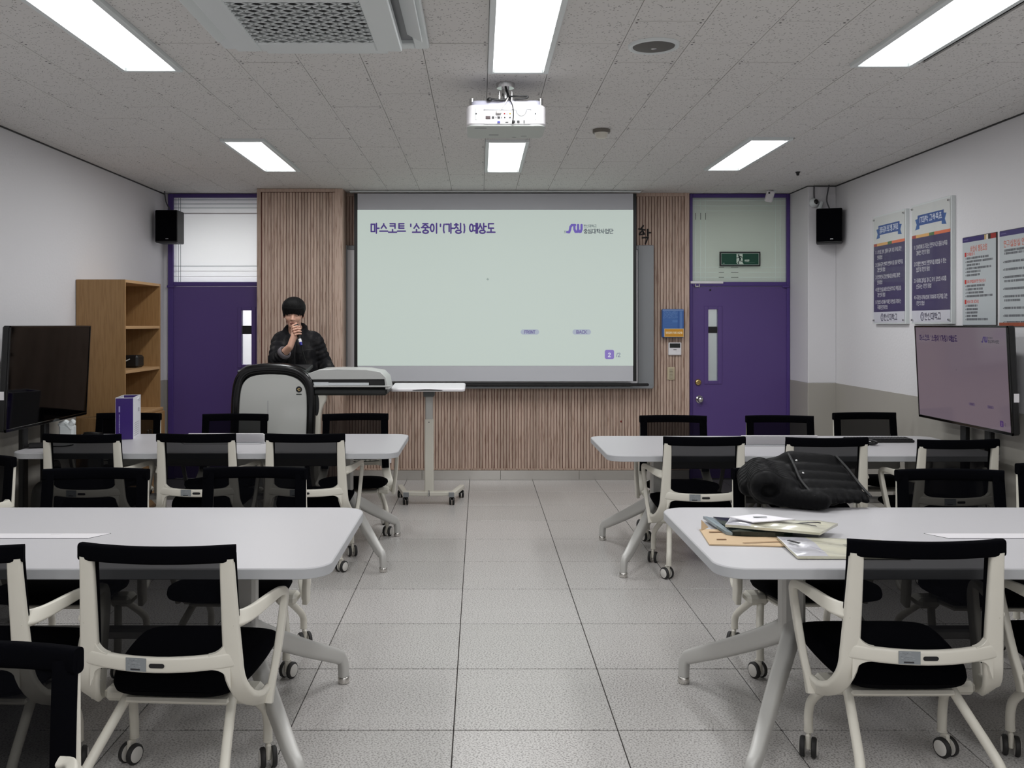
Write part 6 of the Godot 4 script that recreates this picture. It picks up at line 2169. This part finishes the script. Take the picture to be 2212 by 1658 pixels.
	# collar
	for k in 14:
		var a0 := TAU * k / 14.0
		var a1 := TAU * (k + 1) / 14.0
		if sin(a0) > 0.75 and sin(a1) > 0.75:
			continue
		var c := neck + Vector3(0, 0.01, 0.0)
		f.bone(c + Vector3(cos(a0) * 0.078, 0.012 - 0.04 * sin(a0), sin(a0) * 0.07), c + Vector3(cos(a1) * 0.078, 0.012 - 0.04 * sin(a1), sin(a1) * 0.07), 0.02, 0.02, 0.012)
	f.cut(neck + Vector3(0, 0.03, 0.03), Vector3(0.054, 0.075, 0.08))
	f.cut(er.lerp(wr, 0.74), Vector3(0.036, 0.036, 0.036))
	f.slice(V(0, 0.82, 0), Vector3.DOWN)
	mb = MB.new()
	f.into(mb)
	part("jacket", mb, denim, o, "dark faded denim jacket")
	mb = MB.new()
	var cu := er.lerp(wr, 0.60)
	var cd := (wr - er).normalized()
	var cx := cd.cross(Vector3.UP).normalized()
	mb.lathe([Vector2(0.038, 0.010), Vector2(0.047, 0.014), Vector2(0.054, 0.006), Vector2(0.055, -0.02), Vector2(0.05, -0.026)], 20, Transform3D(Basis(cx, cd, cx.cross(cd)), cu))
	part("rolled_cuff", mb, mat("cuff_grey", Color(0.42, 0.40, 0.42), 0.85), o, "grey lining of the rolled cuff")
	mb = MB.new()
	mb.tube(smooth_path([V(-1.497, 1.36, 7.49), V(-1.502, 1.25, 7.465), V(-1.50, 1.10, 7.47), V(-1.495, 0.9, 7.48)]), 0.004, 6)
	mb.box(V(-1.40, 1.275, 7.487), Vector3(0.085, 0.006, 0.012), 0.002, Basis(Vector3.BACK, 0.12))
	part("seam", mb, mats["line_black"], o)
	mb = MB.new()
	mb.ball(V(-1.525, 1.362, 7.515), Vector3(0.005, 0.005, 0.004), 10)
	part("button", mb, mats["chrome"], o)
	# ---- trousers and shoes
	f = Field.new(V(-1.78, 0.03, 7.88), V(-1.22, 0.98, 7.50), 0.014)
	f.bone(hip + Vector3(-0.05, 0, 0), hip + Vector3(0.05, 0, 0), 0.145, 0.145, 0.03)
	for s in [-1.0, 1.0]:
		var k := V(-1.50 + s * 0.10, 0.48, 7.64)
		f.bone(hip + Vector3(s * 0.08, -0.04, 0), k, 0.105, 0.078, 0.03)
		f.bone(k, V(-1.50 + s * 0.11, 0.10, 7.68), 0.078, 0.068, 0.02)
	mb = MB.new()
	f.into(mb)
	part("trousers", mb, mats["black"], o)
	mb = MB.new()
	for s in [-1.0, 1.0]:
		mb.ball(V(-1.50 + s * 0.125, 0.045, 7.62), Vector3(0.052, 0.048, 0.14), 16)
	part("shoes", mb, mats["dark_grey"], o)
	# ---- the microphone he holds
	o = thing("microphone", "black hand microphone with a blue and white plug, held to the man's mouth", "microphone")
	mb = MB.new()
	mb.tube([mic_hi - ax * 0.03, mic_lo + ax * 0.055], [0.0155, 0.0115], 16)
	part("handle", mb, mats["black"], o)
	mb = MB.new()
	mb.ball(mic_hi + ax * 0.002, Vector3(0.026, 0.026, 0.026), 16)
	part("grille", mb, mats["dark_grey"], o)
	mb = MB.new()
	mb.tube([mic_lo + ax * 0.056, mic_lo + ax * 0.028], 0.0125, 14)
	part("white_ring", mb, mats["white_plastic"], o, "white ring")
	mb = MB.new()
	mb.tube([mic_lo + ax * 0.028, mic_lo], [0.012, 0.009], 14)
	part("blue_plug", mb, mat("plug_blue", Color(0.1, 0.1, 0.5), 0.4), o, "blue plug")
	mb = MB.new()
	mb.tube(smooth_path([mic_lo, mic_lo + Vector3(0.012, -0.07, -0.015), mic_lo + Vector3(0.03, -0.15, -0.045), mic_lo + Vector3(0.03, -0.20, -0.07)]), 0.004, 8)
	part("lead", mb, mats["black"], o)
